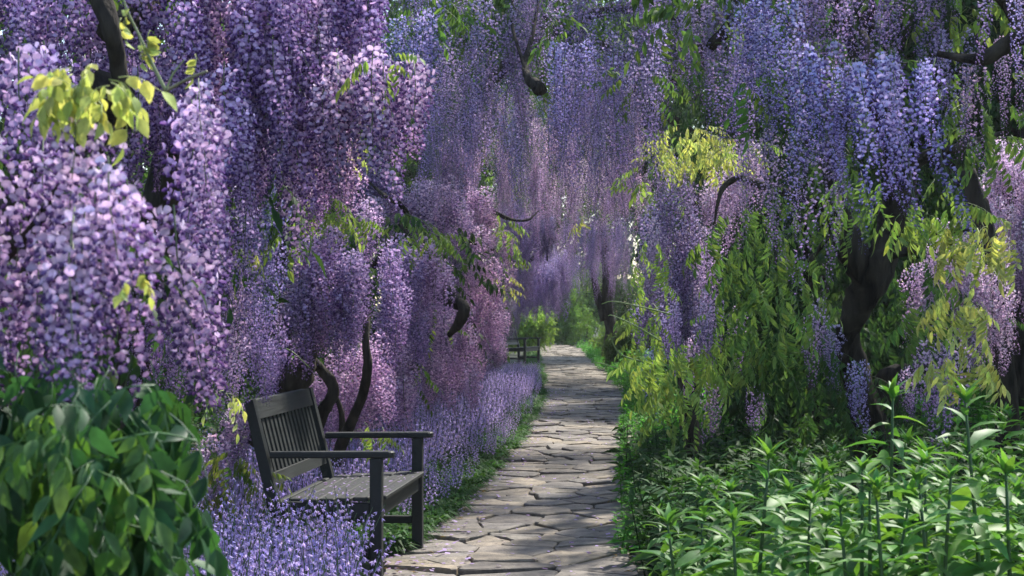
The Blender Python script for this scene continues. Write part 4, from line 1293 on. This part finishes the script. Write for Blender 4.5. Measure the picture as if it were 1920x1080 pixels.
rf = np.random.default_rng(3)
fr = [fern_frond(rf) for _ in range(3)]
for k, (px, yy_, s, lab) in enumerate(((1440, 7.6, 1.0, 'feathery dark fern nearest the path at the edge of the undergrowth'), (1560, 7.9, 1.15, 'large feathery fern right under the hanging blue flowers of the trunk'),
                                       (1680, 8.2, 1.1, 'feathery fern beside the foot of the leaning trunk'), (1340, 8.6, .9, 'small fern in shade under the yellow leaves'))):
    x = (px - 960) / F_PX * yy_
    root = link('fern', None, loc=(x, yy_, 0.08)); ids(root, lab, 'fern', 'ferns under the old wisteria')
    for i in range(11):
        o = link('frond', fr[i % 3], root, (0, 0, .1), (rf.normal(0, .1), rf.normal(-.25, .2), i * 2 * PI / 11 + rf.normal(0, .2)), (s, s, s))

# ------------------------------------------------------------------ tall leafy perennials in the near bed
def lance_leaf(rr, ln, wd, col):
    g = Geo(); leaflet(g, (0, 0, 0), 0, 0, ln, wd, col, 0, True, fold=.35, droop=rr.uniform(.25, .6)); return g


rp = np.random.default_rng(41)
LL = []
for i in range(8):
    c = np.array((.105, .24, .045)) * rp.uniform(.75, 1.35)
    if i % 3 == 0:
        c = c * np.array((.8, .9, 1.25))
    ge = lance_leaf(rp, .15, .044, c).pack()
    LL.append((ge, ge.mesh('leaf_lance', [M_GLOSS])))


def perennial(x, y, H, label, group, s=1.0, parts=True, acc=None):
    lean = rp.normal(0, .05, 2)
    ax = lambda t: np.array([lean[0] * t * t * H, lean[1] * t * t * H, H * t])
    root = None
    if parts:
        root = link('perennial', None, loc=(x, y, 0)); ids(root, label, 'plant', group)
        g = tube(Geo(), [ax(0), ax(.33), ax(.66), ax(1)], [.0075, .0065, .0055, .003], sides=6, sub=2, col=(.035, .085, .02))
        link('stem', g.mesh('stem', [M_STEM]), root)
    n = int(H / .021)
    for i in range(n):
        t = .12 + .88 * (i + .5) / n
        top = max(0, (t - .84) / .16)
        base = ax(t)
        yaw = i * 2.39996 + rp.normal(0, .25)
        pit = rp.normal(-.18, .25) - top * .85
        sc = (1.0 - .45 * top) * (.75 + .5 * min(1, (1 - t) * 3)) * rp.uniform(.8, 1.15) * s
        if t < .35 and rp.uniform() < .35:
            continue
        v = int(rp.integers(0, 8))
        if parts:
            link('leaf', LL[v][1], root, base, (rp.normal(0, .35), pit, yaw), (sc, sc * rp.uniform(.8, 1.2), sc))
        else:
            acc.append((v, np.hstack([rot_zyx(yaw, pit, rp.normal(0, .35))[0] * sc, (base + (x, y, 0))[:, None]])))
    # tuft of upright small leaves and buds at the tip
    for i in range(10):
        v = int(rp.integers(0, 8)); yaw = i * .63 * 2; pit = -1.15 + rp.normal(0, .18); sc = rp.uniform(.3, .5) * s
        if parts:
            link('leaf', LL[v][1], root, ax(.985), (rp.normal(0, .3), pit, yaw), (sc, sc, sc))
        else:
            acc.append((v, np.hstack([rot_zyx(yaw, pit, 0)[0] * sc, (ax(.985) + (x, y, 0))[:, None]])))


def by_px(px, py, d):
    p = P(px, py, d)
    return p[0], d, p[2]


for (px, py, d, lab) in ((1405, 850, 4.1, 'single tall leafy stem standing closest to the path in the near green bed'),
                         (1665, 735, 4.4, 'tallest bushy perennial in front of the hanging mauve flowers, tip against the trunk'),
                         (1850, 745, 4.0, 'tall perennial with a thick dark stem near the edge of the picture'),
                         (1700, 850, 4.3, 'mid height perennial directly beside the tallest bushy one'),
                         (1560, 880, 4.6, 'short leafy perennial between the single tall stem and the tallest one'),
                         (1290, 975, 4.2, 'low young perennial with pale tip, lowest one beside the path'),
                         (1900, 880, 3.7, 'cropped perennial with wide leaves at the very corner of the near bed'),
                         (1760, 905, 3.8, 'perennial with sunlit tip in front of the thick stemmed one'),
                         (1640, 930, 3.9, 'perennial with a drooping top in the middle of the near bed'),
                         (1500, 955, 4.0, 'perennial with small pointed tip, next to the single tall stem')):
    x, y, z = by_px(px, py, d)
    perennial(x, y, z, lab, 'tall perennials in the near bed', .95)
k = 0
acc = []
for i in range(150):
    y = rp.uniform(3.6, 7.4)
    px = rp.uniform(1215, 2150) if y > 4.4 else rp.uniform(1330, 2200)
    x = (px - 960) / F_PX * y
    top = float(np.interp(px, [1200, 1350, 1500, 1700, 1920], [1020, 960, 915, 870, 830])) + rp.uniform(-80, 80)
    z = CAM_H + (HORIZON - top) / F_PX * y
    z = min(max(z, .3), .95)
    if i < 34 and y < 5.5 and px < 1930:
        perennial(x, y, z, 'leafy green perennial in the packed middle of the near bed', 'packed perennials of the near bed', .72)
    else:
        perennial(x, y, z, '', '', .68, False, acc)
G = Geo()
for v in range(8):
    mm = [m for vv, m in acc if vv == v]
    if mm:
        G.stamp(LL[v][0], np.array(mm), rng.uniform(.75, 1.25, (len(mm), 1)) * np.ones((1, 3)))
ids(link('foliage', G.mesh('foliage', [M_GLOSS])), 'mass of pointed green leaves filling the near bed between the tall stems', 'foliage', kind='stuff')

# ------------------------------------------------------------------ fallen petals on the paving
G = Geo(); n = 1300
y = 6.5 + 20 * rng.uniform(0, 1, n) ** 1.6
x = np.array([path_c(v) for v in y]) + np.where(rng.uniform(0, 1, n) < .6, -.66 + .35 * rng.uniform(0, 1, n) ** 1.5, rng.uniform(-.64, .64, n))
pt = Geo().add([(-.009, -.006, 0), (.009, -.006, .002), (.010, .007, .004), (-.008, .007, .001)], [(0, 1, 2, 3)], (.50, .38, .66)).pack()
G.stamp(pt, mats(np.stack([x, y, np.full(n, .050)], 1), rot_zyx(rng.uniform(0, 6.28, n), rng.normal(0, .12, n), rng.normal(0, .12, n)), rng.uniform(.8, 1.6, n)), rng.uniform(.6, 1.2, (n, 1)) * np.ones((1, 3)))
ids(link('fallen_petals', G.mesh('fallen_petals', [M_PETAL])), 'small mauve petals fallen on the stone path', 'petals', kind='stuff')

G2 = Geo(); n = 150
th = R(-5.8); lx = rng.uniform(-.44, 0, n); ly = rng.uniform(.08, 1.18, n)
bx = near_b[0] + lx * math.cos(th) - ly * math.sin(th); by = 7.62 + lx * math.sin(th) + ly * math.cos(th)
G2.stamp(pt, mats(np.stack([bx, by, np.full(n, .449) + lx * .05], 1), rot_zyx(rng.uniform(0, 6.28, n), rng.normal(0, .08, n), rng.normal(0, .08, n)), rng.uniform(.35, .9, n)), rng.uniform(.5, 1.1, (n, 1)) * np.ones((1, 3)))
ids(link('bench_petals', G2.mesh('bench_petals', [M_PETAL])), 'small petals scattered on the seat slats of the near bench', 'petals', kind='stuff')
G3 = Geo(); n = 260
y = 6.5 + 16 * rng.uniform(0, 1, n) ** 1.5
sd = np.where(rng.uniform(0, 1, n) < .5, -1, 1)
x = np.array([path_c(v) for v in y]) + sd * (.70 - .28 * rng.uniform(0, 1, n) ** 2)
dl = Geo(); leaflet(dl, (0, 0, 0), 0, 0, .045, .018, np.array((.16, .10, .045)), 0, False, fold=.4, droop=.1); dl.pack()
G3.stamp(dl, mats(np.stack([x, y, np.full(n, .048)], 1), rot_zyx(rng.uniform(0, 6.28, n), rng.normal(0, .15, n), rng.normal(0, .2, n)), rng.uniform(.5, 1.2, n)), rng.uniform(.5, 1.5, (n, 1)) * np.ones((1, 3)))
ids(link('dead_leaves', G3.mesh('dead_leaves', [M_LEAF])), 'dry brown leaflets lying along the path edges', 'leaves', kind='stuff')

# ------------------------------------------------------------------ trees, hedge and shrubs that close the garden off
def crown_mesh(rr, c, r, n, size, pal, lumps=9):
    """leaf faces spread through several uneven clumps"""
    c, r = np.array(c, float), np.array(r, float)
    u = rr.normal(0, 1, (lumps, 3)); u /= np.linalg.norm(u, axis=1)[:, None]
    lc = c + u * r * rr.uniform(.25, .8, (lumps, 1)); lr = r * rr.uniform(.35, .6, (lumps, 1))
    k = rr.integers(0, lumps, n)
    q = rr.normal(0, 1, (n, 3)); q /= np.linalg.norm(q, axis=1)[:, None]
    pos = lc[k] + q * lr[k] * (rr.uniform(0, 1, (n, 1)) ** .4)
    g = Geo()
    sets = leaf_set(pal + '/far')
    kk = rr.integers(0, 6, n)
    lt = rr.uniform(.75, 1.3, lumps)
    for v in range(6):
        w_ = kk == v
        m_ = int(w_.sum())
        g.stamp(sets[v][0], mats(pos[w_], rot_zyx(rr.uniform(0, 6.28, m_), rr.normal(.4, .5, m_), rr.normal(0, .6, m_)), size * rr.uniform(.7, 1.3, m_)),
                (lt[k[w_]] * rr.uniform(.85, 1.15, m_))[:, None] * np.ones((1, 3)))
    return g


def tree(name, label, cat, base, h, c, r, n, size, pal, group=None, tr=.12, seed=0):
    rr = np.random.default_rng(500 + seed)
    root = link(name, None, loc=base); ids(root, label, cat, group)
    b = np.array(base)
    g = tube(Geo(), [(0, 0, -.1), (rr.normal(0, .1), rr.normal(0, .1), h * .35), (rr.normal(0, .2), rr.normal(0, .2), h * .7), (rr.normal(0, .2), 0, h)], [tr * 1.3, tr, tr * .7, tr * .3], 9, 5, .1, seed=seed)
    link('trunk', g.mesh('trunk', [M_BARK]), root)
    for i in range(4):
        a = rr.uniform(0, 6.28); z0 = h * rr.uniform(.35, .7)
        e = np.array(c) - b + np.array([math.cos(a) * r[0] * .7, math.sin(a) * r[1] * .7, rr.uniform(-.2, .5) * r[2]])
        g = tube(Geo(), [(0, 0, z0), e * (.5, .5, .5) + (0, 0, z0 * .55), e], [tr * .5, tr * .35, tr * .12], 6, 4, .1, seed=seed + i)
        link('limb', g.mesh('limb', [M_BARK]), root)
    g = crown_mesh(rr, np.array(c) - b, r, n, size, pal)
    link('crown', g.mesh('crown', [M_LEAF], smooth=False), root)
    return root


GT = 'trees closing the view behind the wisterias'
tree('tree', 'dark broad tree arching over the far end of the path', 'tree', (0.5, 78, 0), 13, (.5, 78, 11), (11, 5, 7), 4200, 3.2, 'mid', GT, .35, 1)
tree('tree', 'dark tree behind the wisteria curtains on the bench side', 'tree', (-6.5, 34, 0), 8, (-5.5, 34, 6), (5, 3, 5.5), 4200, 2.2, 'deep', GT, .25, 2)
tree('tree', 'tall dark tree behind the upper mauve flowers', 'tree', (-5.2, 15, 0), 6.5, (-4.6, 15, 4.4), (3, 2, 3.6), 4200, 1.5, 'deep', GT, .2, 3)
tree('tree', 'sunlit green tree behind the pale pink wisteria', 'tree', (6.5, 21, 0), 6, (6.3, 21, 4.2), (3.2, 2.4, 3.4), 3200, 1.6, 'fresh', GT, .18, 4)
tree('tree', 'bright tree in the gap beyond the leaning trunk', 'tree', (8.5, 34, 0), 8, (8, 34, 5.5), (4.5, 3, 5), 3600, 2.2, 'lime', GT, .22, 5)
tree('tree', 'dense green tree behind the glowing yellow leaves', 'tree', (4.4, 26, 0), 7, (4.2, 26, 5.2), (2.4, 2.2, 3.4), 3000, 1.7, 'mid', GT, .2, 6)
tree('tree', 'high crowned dark tree between the curtains and the glowing yellow leaves', 'tree', (5.6, 46, 0), 9, (4.6, 46, 7.4), (3.8, 3, 3.4), 3000, 2.3, 'deep', GT, .25, 13)
tree('tree', 'flat topped tree closing the sky above the middle of the path', 'tree', (5.2, 30, 0), 7, (2.0, 30, 7.0), (5.5, 2.5, 1.7), 2600, 1.9, 'mid', GT, .22, 14)
tree('tree', 'distant pale green tree beyond the bend', 'tree', (-9, 66, 0), 10, (-8, 66, 7), (7, 4, 6.5), 3600, 3.0, 'fresh', GT, .3, 8)
tree('tree', 'spreading tree whose leaves roof the curtains above the path', 'tree', (3.6, 16.5, 0), 5.5, (1.6, 16.5, 5.6), (3.6, 3.4, 1.0), 1300, 1.5, 'mid', GT, .2, 9)

tree('tree', 'green tree seen through the gap between the mauve flowers and the curtains', 'tree', (-2.8, 44, 0), 9, (-2.4, 44, 7.2), (4.5, 3, 4.5), 3600, 2.4, 'mid', GT, .25, 12)
GS = 'shrubs at the far end of the path'
rs_ = np.random.default_rng(61)
for k, (px, py, d, ww, hh, pal, lab) in enumerate(((985, 600, 47, 100, 70, 'lime', 'bright lime green shrub behind the far bench'), (1060, 590, 60, 130, 110, 'fresh', 'rounded green shrub closing the end of the path'),
                                                   (1100, 545, 63, 110, 120, 'mid', 'taller darker green shrub beside the black far trunk'), (1180, 640, 46, 110, 70, 'mid', 'low green shrub at the inside of the bend'),
                                                   (1010, 560, 66, 120, 120, 'fresh', 'tall leafy shrub under the hanging violet flowers'), (1230, 620, 40, 120, 110, 'mid', 'green shrub half hidden by trailing yellow leaves'),
                                                   (1180, 560, 58, 140, 130, 'deep', 'dark shrub behind the black far trunk'), (1168, 625, 35, 60, 60, 'mid', 'small round shrub hiding the foot of the black far trunk'))):
    m = d / F_PX
    c = P(px, py, d)
    root = link('shrub', None, loc=(c[0], d, 0)); ids(root, lab, 'shrub', GS)
    H = c[2] + hh * m / 2
    for i in range(5):
        a = rs_.uniform(0, 6.28)
        g = tube(Geo(), [(0, 0, 0), (math.cos(a) * .15, math.sin(a) * .15, H * .4), (math.cos(a) * ww * m * .25, math.sin(a) * .3, H * .8)], [.03, .022, .01], 5, 3, .1, seed=i)
        link('stem', g.mesh('stem', [M_BARK]), root)
    g = crown_mesh(rs_, (0, 0, H * .5), (ww * m * .55, ww * m * .4, H * .5), 1500, d / 50 * .95, pal, 12)
    link('crown', g.mesh('crown', [M_LEAF], smooth=False), root)

# hedges along both sides
def hedge(label, x0, x1, y0, y1, z0, z1, n, size, pal, seed):
    rr = np.random.default_rng(seed)
    g = Geo(); kk = rr.integers(0, 6, n)
    yy = rr.uniform(y0, y1, n); t = (yy - y0) / (y1 - y0)
    xx = x0 + (x1 - x0) * t + rr.normal(0, .28, n) + .25 * np.sin(yy * 1.3)
    zz = z0 + (z1 - z0) * rr.uniform(0, 1, n) ** .9 + .3 * np.sin(yy * .9)
    for v in range(6):
        q = kk == v; m_ = int(q.sum())
        g.stamp(leaf_set(pal + '/far')[v][0], mats(np.stack([xx[q], yy[q], zz[q]], 1), rot_zyx(rr.uniform(0, 6.28, m_), rr.normal(.4, .5, m_), rr.normal(0, .5, m_)), size * rr.uniform(.7, 1.3, m_)),
                rr.uniform(.75, 1.25, (m_, 1)) * np.ones((1, 3)))
    root = link('hedge', None, loc=(x0, y0, 0)); ids(root, label, 'hedge')
    o = link('leaf_mass', g.mesh('leaf_mass', [M_LEAF], smooth=False), root, (-x0, -y0, 0)); o['kind'] = 'stuff'
    g = Geo()
    for i in range(12):
        f = (i + .5) / 12
        y_ = y0 + (y1 - y0) * f; x_ = x0 + (x1 - x0) * f
        tube(g, [(x_, y_, 0), (x_ + rr.normal(0, .1), y_, z1 * .4), (x_ + rr.normal(0, .15), y_, z1 * .8)], [.05, .04, .02], 6, 2, .1, seed=i)
    o = link('stem_row', g.mesh('stem_row', [M_BARK]), root, (-x0, -y0, 0)); o['kind'] = 'stuff'
    return root


hedge('tall dark hedge behind the wisterias on the bench side', -3.0, -3.6, 3.0, 34, .1, 4.4, 6500, 1.35, 'deep', 71)
hedge('green hedge far behind the leaning trunk', 4.6, 8.4, 8, 34, .1, 2.6, 4600, 1.35, 'fresh', 72)
hedge('clipped far hedge across the end of the garden', -16, 16, 69, 71, .1, 11, 5200, 4.0, 'mid', 74)
hedge('dark hedge between the rounded wisteria and the far trunk', 3.0, 4.2, 21, 30, .1, 4.5, 3000, 1.8, 'deep', 75)
hedge('dark evergreen hedge between the rounded wisteria and the leaning trunk', 2.2, 3.9, 12.4, 19, .1, 3.6, 4200, 1.3, 'deep', 73)
tree('tree', 'unseen leafy tree added overhead to shade the near bed', 'tree', (6.2, 9.5, 0), 4.2, (4.2, 9.6, 4.3), (2.8, 2.6, 1.1), 1500, 1.3, 'mid', GT, .16, 10)  # crown outside the view, added to keep sun off the undergrowth
tree('tree', 'broad dark tree behind the leaning trunk', 'tree', (5.2, 17, 0), 5.5, (4.6, 17, 4.2), (2.6, 2.0, 2.4), 3600, 1.4, 'deep', GT, .2, 11)

# ------------------------------------------------------------------ thin haze volume, added for a soft backlit glow
hm, nt, N, L = new_mat('haze')
out = N('ShaderNodeOutputMaterial'); pv = N('ShaderNodeVolumePrincipled')
pv.inputs['Color'].default_value = (.86, .88, .95, 1); pv.inputs['Density'].default_value = .0006; pv.inputs['Anisotropy'].default_value = .3
L(pv.outputs[0], out.inputs['Volume'])
g = box(Geo(), (-40, -30, -1), (40, 110, 19), .01)
ids(link('haze', g.mesh('haze', [hm], smooth=False)), 'thin pale haze added to soften the light in the garden', 'haze', kind='stuff')
